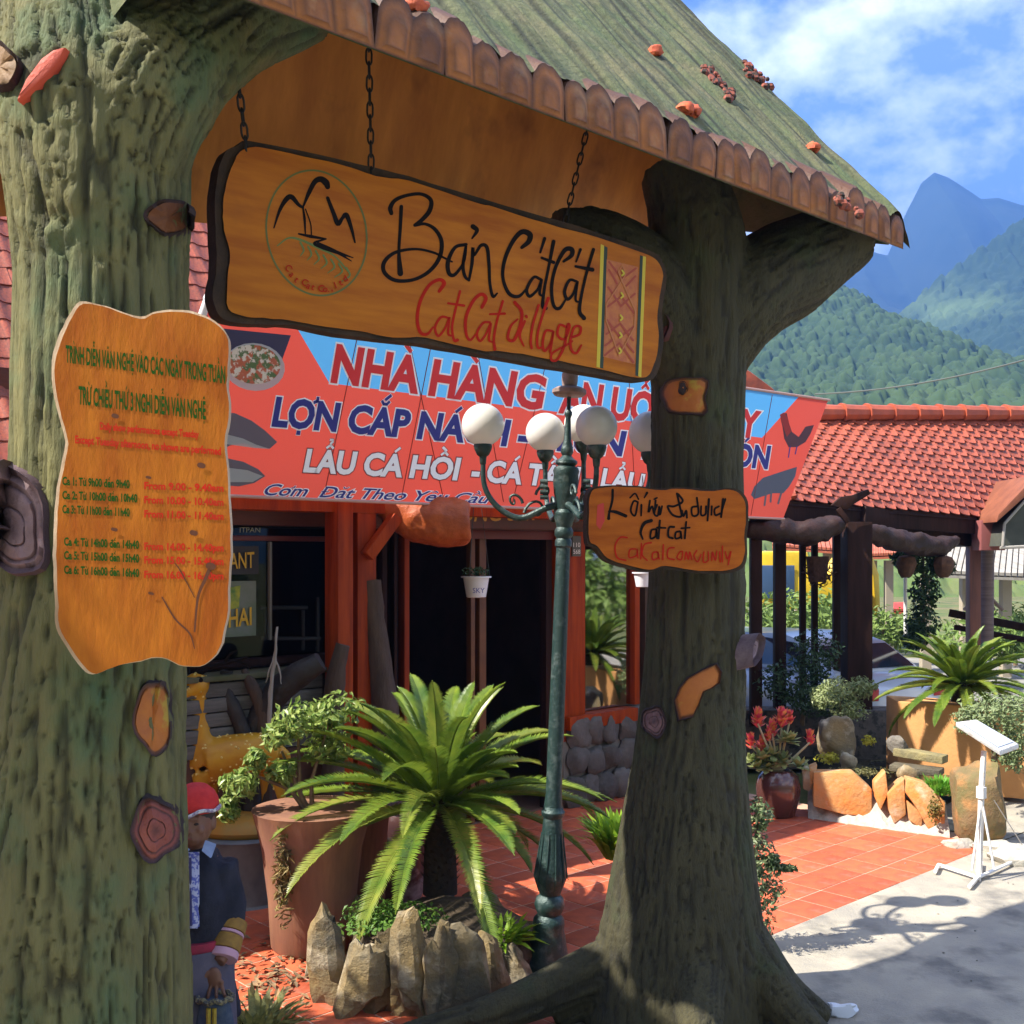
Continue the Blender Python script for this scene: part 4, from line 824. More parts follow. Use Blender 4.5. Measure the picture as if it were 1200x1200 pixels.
flat('fish_print', BP, [(262,484),(275,484),(295,493),(310,504),(325,518),(316,526),(300,524),(285,519),(270,522),(262,526)], FG, ban, .003); flat('fish_print', BP, [(262,508),(285,514),(300,521),(316,526),(298,525),(262,520)], FW, ban, .004)
flat('fish_print', BP, [(266,537),(285,541),(303,550),(311,558),(298,566),(280,570),(266,569)], FG, ban, .003); flat('fish_print', BP, [(266,548),(290,551),(308,558),(296,565),(266,565)], FW, ban, .004)
flat('rooster_print', BP, [(917,500),(914,486),(922,484),(924,494),(928,506),(936,512),(944,500),(954,498),(950,508),(944,518),(934,524),(924,524),(919,514)], cloth('rooster_dark', (.10,.05,.06), .25), ban, .003)
flat('rooster_print', BP, [(914,486),(919,483),(924,492),(927,506),(922,512),(918,500)], cloth('rooster_red', (.42,.04,.03), .25), ban, .004); strokes('rooster_print', BP, [([(926,523),(924,536)], 1.3), ([(934,523),(932,532)], 1.3)], NV, ban, .004)
flat('pig_print', BP, [(880,580),(884,570),(894,560),(906,556),(918,552),(934,547),(932,558),(925,570),(918,578),(905,578),(893,582),(884,585)], cloth('pig_slate', (.10,.14,.19), .25), ban, .003)
strokes('pig_print', BP, [([(898,576),(896,592)], 2.2), ([(904,576),(903,588)], 2.2), ([(916,576),(912,590)], 2.2)], FG, ban, .004)
g = G(); g.tube([BP.hit(241,363), BP.hit(972,469)], .014, 8); obj('top_hem_pole', g, mat('pale_hem', (.50,.30,.26), rough=.6), ban)
g = G(); g.tube([BP.hit(268,581), BP.hit(919,608)], .012, 8); obj('bottom_hem_pole', g, mat('pale_hem', (.50,.30,.26)), ban)
# shade of fold creases, laid on the cloth as dark red strips
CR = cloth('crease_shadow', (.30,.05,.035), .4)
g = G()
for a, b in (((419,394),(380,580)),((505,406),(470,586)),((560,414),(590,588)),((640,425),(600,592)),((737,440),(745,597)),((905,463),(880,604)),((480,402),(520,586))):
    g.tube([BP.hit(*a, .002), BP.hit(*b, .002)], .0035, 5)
obj('crease_shade', g, CR, ban)
g = G(); g.tube([P(236,372,7.3), P(243,352,7.3)], .027, 12); g.tube([P(243,352,7.3), P(245,347,7.3)], .032, 12); t = tagged(obj('pipe_stub', g, mat('white_pipe', (.7,.7,.72), rough=.4), loc=P(240,372,7.3)), 'short white pipe end at the upper left corner of the banner', 'pipe')
# ================================================================= HANGING FLOWER POTS
def hang_pot(px, py, w, Y, label, zt):
    c = P(px, py, Y); r = w/2*Y/FPX; t = thing('hanging_pot', label, 'flower pot', c, 'white hanging flower pots')
    g = G(); g.lathe([(r*.62,-r*1.45),(r*.72,-r*1.4),(r*.95,0),(r*1.12,.0),(r*1.12,.012),(r*.9,.012),(r*.85,-.02)], c, 24); obj('pot', g, mat('white_plastic_pot', (.72,.72,.76), rough=.4), t)
    g = G()
    for k in range(3): a = k*2.1; g.tube([c+np.array([r*math.cos(a), r*math.sin(a), 0]), c+ZU*zt], .0025, 5)
    obj('hanger_wire', g, mat('dark_wire', (.05,.05,.05), rough=.5), t)
    g = G()
    for k in range(140):
        a = random.uniform(0, 6.28); q = r*random.uniform(.1, 1.05); p0 = c+np.array([q*math.cos(a), q*math.sin(a), .02+random.uniform(-.01,.05)]); d = np.array([random.gauss(0,1), random.gauss(0,1), .9]); d /= np.linalg.norm(d)
        x = np.cross(d, [0,0,1.]); x /= np.linalg.norm(x)+1e-6; l = .035; g.add([p0, p0+d*l*.5+x*.009, p0+d*l, p0+d*l*.5-x*.009], [(0,1,2,3)])
    obj('foliage', g, mat('dark_leaf', (.02,.06,.02), (.05,.11,.03), scale=20, rough=.5), t, smooth=0, fixn=False)
    if px < 600:
        q = Plane(c-np.array([0,r*1.0,0]), (0,-1,0)); text('print', q, 'SKY', (px-4,py+18), (px+10,py+18), 6, mat('blue_print', (.08,.10,.35), rough=.5), t, off=.004)
hang_pot(558, 677, 32, 9.2, 'white hanging pot with dark green plant in front of the black doorway', .95)
hang_pot(753, 672, 22, 10.2, 'white hanging pot half hidden behind the right gate trunk below the direction board', .9)
# driftwood pieces
DW = mat('driftwood_brown', (.10,.065,.045), (.06,.04,.03), scale=6, stretch=(2,2,.5), rough=.8, bump=.8, bscale=20); DK = mat('blackened_root', (.018,.014,.013), (.035,.03,.028), scale=8, rough=.55, bump=.7, bscale=16)
def limb(name, label, pts, rs, Y, m, cat='driftwood', group=None, extra=()):
    P0 = [P(x, y, Y+dy) for x, y, dy in pts]; g = G(); 
    def sm(P0, rs):
        q = [2*P0[0]-P0[1]]+P0+[2*P0[-1]-P0[-2]]; o = []; r2 = []
        for i in range(len(P0)-1):
            for t in np.linspace(0, 1, 5)[:-1]:
                a, b, c, d = q[i:i+4]; o.append(.5*(2*b+(c-a)*t+(2*a-5*b+4*c-d)*t*t+(3*b-a-3*c+d)*t**3)); r2.append(rs[i]*(1-t)+rs[i+1]*t)
        return o+[P0[-1]], r2+[rs[-1]]
    g.tube(*sm(P0, rs), 10)
    for pts2, rs2 in extra: g.tube(*sm([P(x, y, Y+dy) for x, y, dy in pts2], rs2), 8)
    v = np.array(g.v); v += (np.stack([fbm(v*14, 3, 1), fbm(v*14, 3, 2), fbm(v*14, 3, 3)], 1)-.5)*.03; g.v = [tuple(q) for q in v]
    base = P0[int(np.argmin([q[2] for q in P0]))]
    return tagged(obj(name, g, m, loc=base, smooth=60), label, cat, group)
limb('driftwood_trunk', 'tall brown driftwood trunk leaning on the orange post by the door', [(434,680,0),(440,740,.0),(446,790,0),(452,860,0),(452,1000,.1)], [.085,.09,.10,.11,.13], 8.6, DW)
limb('root_sculpture', 'thick black curving root rising to the right in front of the plank bench', [(375,775,0),(352,790,0),(325,812,0),(300,850,0),(285,900,0),(290,960,0)], [.07,.10,.10,.09,.09,.1], 8.0, DK)
limb('root_sculpture', 'black hooked root standing upright beside the antlers of the yellow deer', [(266,786,0),(264,800,0),(267,818,0),(280,845,0),(290,880,0),(296,950,0)], [.05,.05,.06,.055,.06,.08], 7.9, DK)
limb('root_sculpture', 'slim brown forked root between the two black roots', [(286,785,0),(296,806,0),(306,830,0),(312,880,0),(310,950,0)], [.02,.045,.05,.05,.05], 7.95, DW)
limb('dry_twig', 'pale dry twig standing in front of the grey plank bench', [(325,735,0),(323,770,0),(318,800,0),(316,850,0)], [.008,.012,.015,.02], 7.85, mat('pale_twig', (.30,.28,.26), rough=.8), extra=[([(323,765,0),(316,785,0),(311,800,0)], [.008,.006,.003]), ([(322,770,0),(328,790,0),(330,802,0)], [.007,.006,.003])])
limb('dark_post_stump', 'short grey brown stump leaning against the left orange post', [(402,755,0),(394,790,0),(391,830,0),(390,990,0)], [.05,.07,.08,.09], 8.3, DW)
# ================================================================= LAMP POST
lb = GP(641, 1136); lb[2] = 0; ltop = P(668, 437, lb[1]); lax = (ltop-lb)/np.linalg.norm(ltop-lb); LH = np.linalg.norm(ltop-lb)
lamp = thing('street_lamp', 'dark green cast iron lamp post with five white globes in front of the banner', 'street lamp', lb)
def lz(py): return (1136-py)/(1136-437)*LH
k = lb[1]/FPX
def prf(l): return [(w/2*k, lz(y)) for w, y in l]
g = G(); g.lathe(prf([(58,1136),(52,1128),(46,1112),(40,1096),(36,1088),(38,1082),(36,1076),(27,1071),(32,1066),(36,1060),(32,1052),(24,1048)]), lb, 28, lax); obj('base', g, STEELG, lamp)
g = G(); g.lathe(prf([(24,1048),(31,1038),(36,1028),(36,1018),(31,1005),(27,990),(24,972),(22,958),(27,955),(28,951),(24,948),(21,944)]), lb, 28, lax); obj('vase_section', g, STEELG, lamp)
g = G(); g.lathe(prf([(22,946),(19,930),(17,700),(16.5,640)]), lb, 20, lax); obj('shaft', g, STEELG, lamp)
g = G()
for a in range(10):
    A = a*2*math.pi/10; u = np.array([math.cos(A), math.sin(A), 0]); g.tube([lb+lax*lz(1044)+u*k*13, lb+lax*lz(1026)+u*k*18.5, lb+lax*lz(1005)+u*k*16, lb+lax*lz(975)+u*k*12.5], [.004,.009,.007,.003], 6)
obj('leaf_ornament', g, STEELG, lamp)
g = G(); g.lathe(prf([(16.5,642),(20,640),(20,634),(17,631),(22,627),(22,622),(18,618),(21,612),(25,606),(25,601),(19,597),(22,590),(27,578),(30,566),(29,556),(31,552),(28,548),(20,546),(26,543),(25,540),(16,537),(11,534),(15,530),(14,526),(9,515),(7,500),(6,490),(9,486),(9,483),(5,480),(5,462)]), lb, 24, lax); obj('capital', g, STEELG, lamp)
g = G(); g.lathe(prf([(5,465),(34,464),(40,461),(40,457),(30,454),(17,453),(19,446),(19,438),(10,434),(1,433)]), lb, 24, lax); obj('finial_cap', g, mat('rusty_pink_cap', (.36,.24,.21), (.20,.15,.13), scale=12, rough=.6), lamp)
GLB = mat('opal_globe', (.82,.80,.74), (.74,.73,.70), scale=2, rough=.25, spec=.5, transl=.25)
hub = lb+lax*lz(590)
for i, (px, py, rad, ang) in enumerate(((566,498,25,180),(639,507,23,112),(684,497,23,70),(699,500,24.5,-62),(762,507,25,-3))):
    A = R_(ang); Rr = .49; u = np.array([math.cos(A), math.sin(A), 0]); 
    zc = CAMZ+(HY-py)*(lb[1]+Rr*math.sin(A))/FPX; c = P(px, py, lb[1]+Rr*math.sin(A)); rr = rad*c[1]/FPX
    u = c-hub; u[2] = 0; Rr = np.linalg.norm(u); u /= Rr
    h0 = c[2]-rr; o = lambda r_, z: hub*np.array([1,1,0])+u*r_+ZU*z
    g = G(); pts = [o(.05, hub[2]-.01), o(.12, hub[2]-.03), o(Rr*.55, hub[2]-.085), o(Rr*.82, hub[2]-.02), o(Rr*.98, hub[2]+.10), o(Rr, h0-.05)]; q = [2*pts[0]-pts[1]]+pts+[2*pts[-1]-pts[-2]]; sp = []
    for a_ in range(len(pts)-1):
        for t_ in np.linspace(0, 1, 6)[:-1]: a, b, cc, d = q[a_:a_+4]; sp.append(.5*(2*b+(cc-a)*t_+(2*a-5*b+4*cc-d)*t_*t_+(3*b-a-3*cc+d)*t_**3))
    sp.append(pts[-1]); g.tube(sp, list(np.linspace(.021, .014, len(sp))), 10); ar = obj('arm', g, STEELG, lamp)
    g = G()
    for (r0, z0, sgn, sc) in ((Rr*.35, hub[2]-.075, 1, .07), (Rr*.62, hub[2]-.02, -1, .05), (.12, hub[2]+.03, 1, .05)):
        g.tube([o(r0+sgn*sc*(1-t)*math.cos(6*t), z0+.02+sc*(1-t*.6)*math.sin(6*t)+.03*t) for t in np.linspace(0, 1, 16)], list(np.linspace(.010,.006,16)), 6)
    obj('scroll', g, STEELG, lamp)
    g = G(); g.lathe([(.012,-.11),(.018,-.10),(.022,-.06),(.035,-.05),(.05,-.02),(.055,.0),(.052,.012),(.03,.012)], c-ZU*rr, 18); obj('globe_holder', g, STEELG, lamp)
    g = G(); g.ball(c, rr, 32, 20); obj('globe', g, GLB, lamp, smooth=180)
g = G()
for s_ in (-1, 1):
    g = G()
    for zz in (-.045, -.015, .015, .045): g.tube([hub+np.array([s_*.10, -.03, zz+.08]), hub+np.array([s_*.145, -.03, zz+.08])], .014, 8)
    obj('ring_ornament', g, STEELG, lamp)
# ================================================================= PLANT BUILDERS
def leafmat(name, c1=None, c2=None, rough=.45, tr=.3, scale=14): return mat(name, c1, c2, scale=scale, rough=rough, transl=tr, spec=.35)
FROND = leafmat('cycad_green', (.06,.13,.018), (.20,.27,.03), .33, .3, 5)
FROND2 = leafmat('cycad_yellow_green', (.11,.19,.025), (.28,.31,.05), .35, .35, 6)
def frond(parent, base, az, el, L_, droop, m, seed, ll=.13, n=84, vee=.5, name='frond'):
    rs = random.Random(seed); h = np.array([math.cos(az), math.sin(az), 0]); side = np.array([-math.sin(az), math.cos(az), 0]); pts = []; p = np.array(base, float); e = el; N_ = 16
    for i in range(N_+1):
        pts.append(p.copy()); d = h*math.cos(e)+ZU*math.sin(e); p = p+d*L_/N_; e -= droop/N_*(.5+1.2*i/N_)
    pts = np.array(pts); g = G(); g.tube(pts[::2], list(np.linspace(.010, .003, len(pts[::2]))), 5)
    for j in range(n):
        t = .10+.89*j/n; f = t*N_; i = int(f); fr = f-i; c = pts[i]*(1-fr)+pts[min(i+1, N_)]*fr; d = pts[min(i+1, N_)]-pts[max(i-1, 0)]; d /= np.linalg.norm(d); up = np.cross(side, d); up *= -1 if up[2] < 0 else 1
        l = ll*(math.sin(math.pi*min(1, .12+t*.9)))**.55*rs.uniform(.88, 1.08)
        for s_ in (-1, 1):
            q = side*s_*.86+d*(.35+.4*t)+up*(vee+rs.uniform(-.06,.06)); q /= np.linalg.norm(q); w = d*.0068
            m1 = c+q*l*.5-ZU*l*.03; tp = c+q*l-ZU*l*.14
            g.add([c-w*.6, c+w*.6, m1+w, m1-w, tp], [(0,1,2,3),(3,2,4)])
    return obj(name, g, m, parent, smooth=0, fixn=False)
def cycad(label, base, trunk_h, trunk_r, Lf, nf, seed, ll=.13, group=None, elr=(.0,1.35), skip=None):
    t = thing('cycad_palm', label, 'palm', base, group); g = G(); top = np.array(base)+ZU*trunk_h
    g.tube([np.array(base), np.array(base)+ZU*trunk_h*.5, top], [trunk_r*1.1, trunk_r, trunk_r*.8], 14); rs = random.Random(seed)
    for i in range(150):
        a = i*2.4; z = trunk_h*(i/150); u = np.array([math.cos(a), math.sin(a), .35]); c = np.array(base)+ZU*z+u*trunk_r*.85; g.add([c-np.cross(u, ZU)*.022, c+np.cross(u, ZU)*.022, c+u*.05+ZU*.03], [(0,1,2)])
    obj('trunk', g, mat('shaggy_palm_trunk', (.045,.03,.02), (.02,.015,.012), scale=20, rough=.9, bump=.8), t)
    for i in range(nf):
        az = i*2.39996+rs.uniform(-.2,.2); f = (i+.5)/nf; el = elr[1]+(elr[0]-elr[1])*f+rs.uniform(-.12,.12); L_ = Lf*(.72+.35*f**.6)*rs.uniform(.92,1.08)
        if skip and skip[0] < (math.degrees(az)+180)%360-180 < skip[1]: L_ *= .6
        frond(t, top+np.array([math.cos(az), math.sin(az), 0])*trunk_r*.5, az, el, L_, rs.uniform(.55,1.1), FROND if rs.random() < .75 else FROND2, seed*100+i, ll, vee=rs.uniform(.35,.65))
    return t
def leaves(center, rad, n, size, seed, aspect=.42, lump=.35, shell=.45, up=.35, gap=.0, fq=3.):
    """leaf-sized folded faces through an uneven crown volume"""
    r = np.random.default_rng(seed); g = G(); center = np.array(center, float); rad = np.array(rad if hasattr(rad, '__len__') else (rad,)*3, float)
    d = r.normal(size=(n*3, 3)); d /= np.linalg.norm(d, axis=1)[:, None]; q = (shell+(1-shell)*r.random(n*3)**.7); R1 = 1+lump*2*(fbm(d*1.9+seed, 3, seed)-.5); p = d*(q*R1)[:, None]
    keep = fbm(p*fq+seed*2, 2, seed+5) > gap; p, d = p[keep][:n], d[keep][:n]; p = center+p*rad
    for c, nn in zip(p, d):
        a = nn*.8+ZU*up+r.normal(size=3)*.55; a /= np.linalg.norm(a); b = np.cross(a, r.normal(size=3)); b /= np.linalg.norm(b)+1e-9; w = np.cross(a, b); s = size*r.uniform(.6, 1.25)
        # b = leaf length, w = width, a = face normal
        g.v.extend([tuple(c-b*s*.5), tuple(c+w*s*aspect*.5+a*s*.07), tuple(c+b*s*.5-a*s*.05), tuple(c-w*s*aspect*.5+a*s*.07)]); k = len(g.v)-4; g.f.extend([(k, k+1, k+2), (k, k+2, k+3)])
    return g
def bush(name, label, cat, base, blobs, m, size, n, stems=(), sm=None, group=None, seed=1, aspect=.45, shell=.4, gap=.42, up=.35, lump=.4):
    t = thing(name, label, cat, base, group); G_ = G()
    for i, (c, r) in enumerate(blobs):
        q = leaves(c, r, int(n/len(blobs)), size, seed+i*7, aspect, lump, shell, up, gap); k = len(G_.v); G_.v += q.v; G_.f += [tuple(k+a for a in f) for f in q.f]
    obj('foliage', G_, m, t, smooth=0, fixn=False)
    if stems:
        g = G()
        for pts, r0 in stems: g.tube([np.array(p, float) for p in pts], list(np.linspace(r0, r0*.35, len(pts))), 7)
        obj('stem', g, sm or mat('grey_brown_stem', (.20,.14,.08), (.12,.08,.05), scale=20, rough=.85), t)
    return t
def along(pts, t0, n=8): return [np.array(pts[0])*(1-i/n)+np.array(pts[1])*i/n+np.array([0,0,.02*math.sin(i)]) for i in range(n+1)]
# ================================================================= ROCK PLANTER WITH THE BIG CYCAD
PC = GP(520, 1130); PC[1] = 6.42; PC[0] = -.40; PC[2] = 0
plr = thing('rock_planter', 'ring of upright jagged yellow-grey rocks around the big cycad, lower halves in shade', 'planter', PC)
SOIL = mat('dark_soil', (.05,.035,.02), (.09,.065,.04), scale=20, rough=.95, bump=.8)
rocks = [ # px centre, base depth, width px, top py
 (386,5.95,44,1056),(424,5.80,50,1100),(452,5.86,38,1088),(486,5.76,48,1060),(514,5.72,34,1078),(510,5.70,32,1100),(546,5.78,58,1080),(578,5.95,46,1092),(606,6.15,40,1106),(625,6.45,30,1118),
 (382,6.35,40,1075),(412,6.75,44,1050),(452,7.15,44,1058),(568,6.95,64,1042),(606,6.95,44,1078),(505,7.45,60,1052),(640,7.0,26,1100)]
RL_ = mat('planter_rock', (.24,.17,.07), (.10,.09,.065), scale=4, rough=.85, bump=1.6, bscale=12, c3=(.34,.29,.20), s3=6, f3=(.52,.68), rnd=.22)
for i, (px, Y, w, ty) in enumerate(rocks):
    zt = CAMZ-(ty-HY)/FPX*Y; x = (px-600)/FPX*Y; r = w/2*Y/FPX*1.25
    v, f = rock((0,0,0), (1,1,1), 30+i, n=13, m=9, rough=.9, fr=3.); v = np.array(v); zz = (v[:, 2]-v[:, 2].min())/np.ptp(v[:, 2]); sh_ = (1-.35*np.clip(zz, 0, 1)**1.5)/np.where(zz < .5, np.clip(np.sqrt(np.clip(1-(2*zz-1)**4, 0, 1)), .42, 1), 1); lean = random.uniform(-.35,.35)
    v = np.stack([x+v[:, 0]*r*sh_+lean*zz*r, Y+v[:, 1]*r*.7*sh_, -.08+(zt+.08)*zz**.85], 1); obj('stone', (v.tolist(), f), RL_, plr, smooth=14)
g = G(); g.ball(np.array([-.40,6.55,.10]), (.55,.62,.22), 26, 12); v = np.array(g.v); v[:, 2] += (fbm(v*7, 3, 6)-.5)*.10*(v[:, 2] > .1); g.v = [tuple(q) for q in v]; obj('soil', g, SOIL, plr)
cycad('big sunlit cycad palm with arching fronds in the ring of rocks beside the lamp post', np.array([-.45,6.95,.28]), .56, .10, 1.10, 66, 11, .115, elr=(-.28,1.45), skip=(-62,-18))
GC = leafmat('small_ground_leaf', (.06,.15,.02), (.14,.26,.04), .5, .3)
tagged(obj('ground_cover', leaves(P(455,1075,6.3), (.30,.30,.06), 1300, .035, 5, .6, .3, .1, .8), GC, smooth=0, fixn=False, loc=P(455,1090,6.3)), 'low bright green creeping plants on the soil of the rock planter', 'ground cover', kind='stuff')
LIME = leafmat('lime_leaf', (.30,.46,.03), (.20,.36,.03), .5, .45)
def clump(label, c, r, n, L_, m, seed, el=(.5,1.4), w=.02, group=None, name='grass_clump', cat='plant'):
    t = thing(name, label, cat, c, group); g = G(); rs = random.Random(seed)
    for i in range(n):
        a = rs.uniform(0, 6.28); e = rs.uniform(*el); p = np.array(c)+np.array([math.cos(a), math.sin(a), 0])*rs.uniform(0, r); d = np.array([math.cos(a)*math.cos(e), math.sin(a)*math.cos(e), math.sin(e)]); s_ = np.array([-math.sin(a), math.cos(a), 0])*w
        l = L_*rs.uniform(.6,1.1); m1 = p+d*l*.55; m2 = p+d*l-ZU*l*.22; g.add([p-s_*.5, p+s_*.5, m1+s_, m1-s_, m2], [(0,1,2,3),(3,2,4)])
    obj('blades', g, m, t, smooth=0, fixn=False); return t
clump('lime green clump at the right edge of the rock planter near the lamp base', P(586,1100,6.35), .12, 220, .17, LIME, 4, (.1,1.1), .014)
clump('tall lime yellow plant peeping out left of the right gate trunk', P(728,1004,7.6), .13, 300, .40, LIME, 5, (.75,1.5), .022)
# ================================================================= BIG PLANTERS BEHIND
TP = mat('faded_terracotta_pot', (.27,.13,.075), (.18,.085,.055), scale=3, stretch=(4,4,.5), rough=.7, bump=.2, bscale=20, c3=(.22,.10,.07), s3=3)
def bigpot(label, c, prof_, m, n=28, wob=.03):
    t = thing('large_planter', label, 'planter', c); g = G(); g.lathe(prof_, c, n); v = np.array(g.v); v = v+(np.stack([fbm(v*2, 2, 3), fbm(v*2, 2, 4), fbm(v*2, 2, 5)*.4], 1)-.4)*wob; g.v = [tuple(q) for q in v]
    obj('pot', g, m, t, smooth=50); g = G(); h = prof_[[i for i, q in enumerate(prof_) if q[1] == max(z for _, z in prof_)][0]]; g.ball(np.array(c)+ZU*(h[1]-.06), (h[0]*.85, h[0]*.85, .04), 16, 6); obj('soil', g, SOIL, t); return t
c1 = GP(366, 1108); c1[2] = 0
bigpot('tall flared terracotta planter carrying the leafy bush behind the rock planter', c1, [(.24,.0),(.26,.03),(.27,.30),(.31,.62),(.36,.82),(.37,.85),(.33,.85),(.30,.74)], TP)
c2 = GP(410, 1085); c2[2] = 0
bigpot('broad terracotta planter with upright ribs right behind the flared one', c2, [(.19,.0),(.22,.04),(.23,.5),(.25,.72),(.26,.75),(.22,.75),(.2,.65)], mat('ribbed_terracotta', (.26,.085,.045), (.16,.05,.03), scale=3, stretch=(9,9,.3), rough=.65, bump=.4))
c3 = GP(468, 1050); c3[2] = 0
bigpot('purple brown glazed planter half hidden under the cycad fronds', c3, [(.16,.0),(.2,.1),(.26,.4),(.28,.55),(.26,.62),(.2,.62)], mat('purple_brown_glaze', (.13,.06,.055), (.08,.04,.045), scale=4, rough=.25, c3=(.30,.24,.26), s3=5))
LG = leafmat('ficus_leaf', (.09,.19,.03), (.36,.42,.12), .32, .3, 30)
bY = c1[1]
bush('ficus_bush', 'leafy variegated bush spreading from the tall terracotta planter before the yellow deer', 'bush', c1+ZU*.8,
     [(P(350,843,bY), (.18,.24,.12)), (P(392,832,bY), (.17,.24,.10)), (P(325,862,bY-.1), (.09,.14,.08)), (P(282,918,bY-.1), (.12,.15,.10)), (P(330,905,bY), (.09,.14,.08)), (P(385,872,bY+.1), (.17,.22,.12)), (P(268,948,bY-.15), (.06,.09,.09)), (P(300,890,bY-.1), (.06,.09,.06))],
     LG, .066, 2300, [([c1+ZU*.78, P(352,930,bY), P(330,880,bY)], .022), ([c1+ZU*.78, P(340,925,bY), P(290,905,bY-.1)], .02), ([c1+ZU*.78, P(365,915,bY), P(385,850,bY)], .018), ([P(352,930,bY), P(350,880,bY), P(350,835,bY)], .015)], seed=3, gap=.44, shell=.3)
# vine hanging on the pot
tagged(obj('dry_vine', leaves(P(332,1030,c1[1]-.32), (.06,.05,.30), 300, .07, 9, .25, .3, .1, .1), leafmat('dry_vine_leaf', (.10,.075,.03), (.30,.22,.08), .6, .2), smooth=0, fixn=False, loc=P(318,1100,c1[1]-.32)), 'withered leafy vine hanging down the left side of the tall terracotta planter', 'vine')
# fallen leaf litter
g = leaves(np.array([-1.35,6.3,.02]), (.5,1.0,.008), 260, .07, 12, .4, .2, .0, 3.)
tagged(obj('leaf_litter', g, mat('dry_leaf', (.30,.18,.08), (.12,.08,.05), scale=25, rough=.8), smooth=0, fixn=False, loc=(-1.35,6.3,0)), 'dry leaves strewn on the tiles between the person and the rock planter', 'leaf litter', kind='stuff')
# ================================================================= YELLOW DEER STATUE
dY = 7.75
deer = thing('deer_statue', 'spotted yellow deer statue with black antlers on an oval base behind the person', 'statue', P(270, 985, dY))
DYL = mat('yellow_deer_paint', (.62,.33,.02), (.50,.22,.015), scale=5, rough=.45, bump=.1)
g = G(); pp = lambda x, y, dy=0: P(x, y, dY+dy)
g.tube([pp(232,812), pp(233,840,.01), pp(236,870,.02), pp(242,892,.04)], [.06,.058,.085,.15], 14); g.tube([pp(242,893,.02), pp(265,886,.06), pp(300,882,.1), pp(325,884,.14)], [.155,.15,.145,.14], 16)
g.ball(pp(230,803), (.095,.10,.09), 14, 10); g.tube([pp(226,806), pp(218,812,-.08), pp(215,815,-.12)], [.06,.045,.035], 10)
for x0, y0, x1, dy in ((234,905,236,-.04),(246,905,250,.08),(322,895,334,.06),(312,895,300,.18)): g.tube([pp(x0,y0,dy), pp((x0+x1)/2+2,935,dy), pp(x1,968,dy)], [.065,.035,.03], 10)
g.tube([pp(325,878,.14), pp(336,885,.15), pp(340,900,.15)], [.05,.035,.02], 8)
v, f, _ = remesh(g, .018, 5); obj('body', (v, f), DYL, deer, smooth=180)
g = G()
vv = v[rng.choice(len(v), 240)]
for q in vv:
    if q[1] < dY+.1 and q[2] > P(0,935,dY)[2]: g.ball(q+np.array([0,.001,0]), (.009,.004,.009), 7, 5)
obj('spots', g, mat('cream_spot', (.78,.62,.22), rough=.5), deer, kind='stuff')
g = G(); g.tube([pp(233,790,.0), pp(245,782), pp(262,778), pp(290,770)], [.022,.018,.014,.01], 8); g.tube([pp(262,778), pp(270,766), pp(278,762)], [.012,.01,.006], 8); g.tube([pp(275,774), pp(288,778), pp(294,784)], [.01,.008,.005], 8); g.tube([pp(222,790), pp(216,776), pp(206,768)], [.02,.014,.008], 8)
obj('antler', g, BLACK, deer)
g = G(); g.ball(pp(233,797,-.06), (.03,.02,.025), 10, 8); obj('ear', g, BLACK, deer); g = G(); g.ball(pp(222,800,-.07), (.010,.01,.010), 8, 6); obj('eye', g, BLACK, deer)
g = G(); g.ball(P(285,968,dY+.05), (.34,.26,.10), 24, 10); obj('oval_base', g, mat('orange_base_paint', (.50,.20,.015), (.36,.22,.05), scale=6, rough=.6), deer)
g = G(); g.lathe([(.36,0),(.34,.02),(.33,.42),(.35,.45),(.0,.46)], np.array([P(285,968,dY)[0], dY+.05, 0]), 24); obj('pedestal', g, mat('grey_pedestal', (.20,.20,.20), (.13,.13,.14), scale=6, rough=.85), deer)
# ================================================================= RIGHT SIDE OF THE YARD
c = GP(912, 956); c[2] = 0
bp = thing('brown_jar_pot', 'glossy round brown glazed jar with pink flowering plant beside the sandstone edge', 'flower pot', c); kk = c[1]/FPX
g = G(); g.lathe([(17*kk,0),(19*kk,2*kk),(25*kk,22*kk),(26*kk,35*kk),(23*kk,47*kk),(17*kk,53*kk),(16*kk,54*kk),(14*kk,51*kk),(.001,48*kk)], c, 30); obj('jar', g, mat('brown_glaze', (.085,.035,.03), (.06,.028,.026), scale=3, rough=.22, spec=.6, coat=.4), bp)
pl_ = thing('bromeliad_plant', 'pink and orange tipped flowering plant standing in the brown jar', 'plant', c+ZU*52*kk)
SG = leafmat('pale_green_leaf', (.38,.42,.18), (.22,.30,.10), .5, .3); PK = mat('pink_bloom', (.80,.10,.17), (.78,.42,.10), scale=30, rough=.5, transl=.3, lo=.45, hi=.6)
def star(c, r, n, g, el=(.2,1.2), w=.25):
    for i in range(n):
        a = i*2.4; e = random.uniform(*el); d = np.array([math.cos(a)*math.cos(e), math.sin(a)*math.cos(e), math.sin(e)]); s_ = np.array([-math.sin(a), math.cos(a), 0])*r*w; g.add([c-s_*.4, c+s_*.4, c+d*r*.6+s_, c+d*r*.6-s_, c+d*r], [(0,1,2,3),(3,2,4)])
heads = [(888,840,14),(880,866,11),(893,872,13),(905,852,13),(916,840,14),(901,858,9),(925,838,10),(949,862,11)]
for (x, y, r) in heads:
    hc = P(x, y+7, c[1]+random.uniform(-.06,.06)); g = G(); star(hc, r*kk*1.0, 14, g, (.5,1.4), .26); star(hc+ZU*r*kk*.35, r*kk*1.1, 14, g, (1.0,1.52), .22); star(hc-ZU*r*kk*.4, r*kk*.9, 12, g, (.3,1.2), .22); obj('flower_head', g, PK, pl_, smooth=0, fixn=False)
g = G()
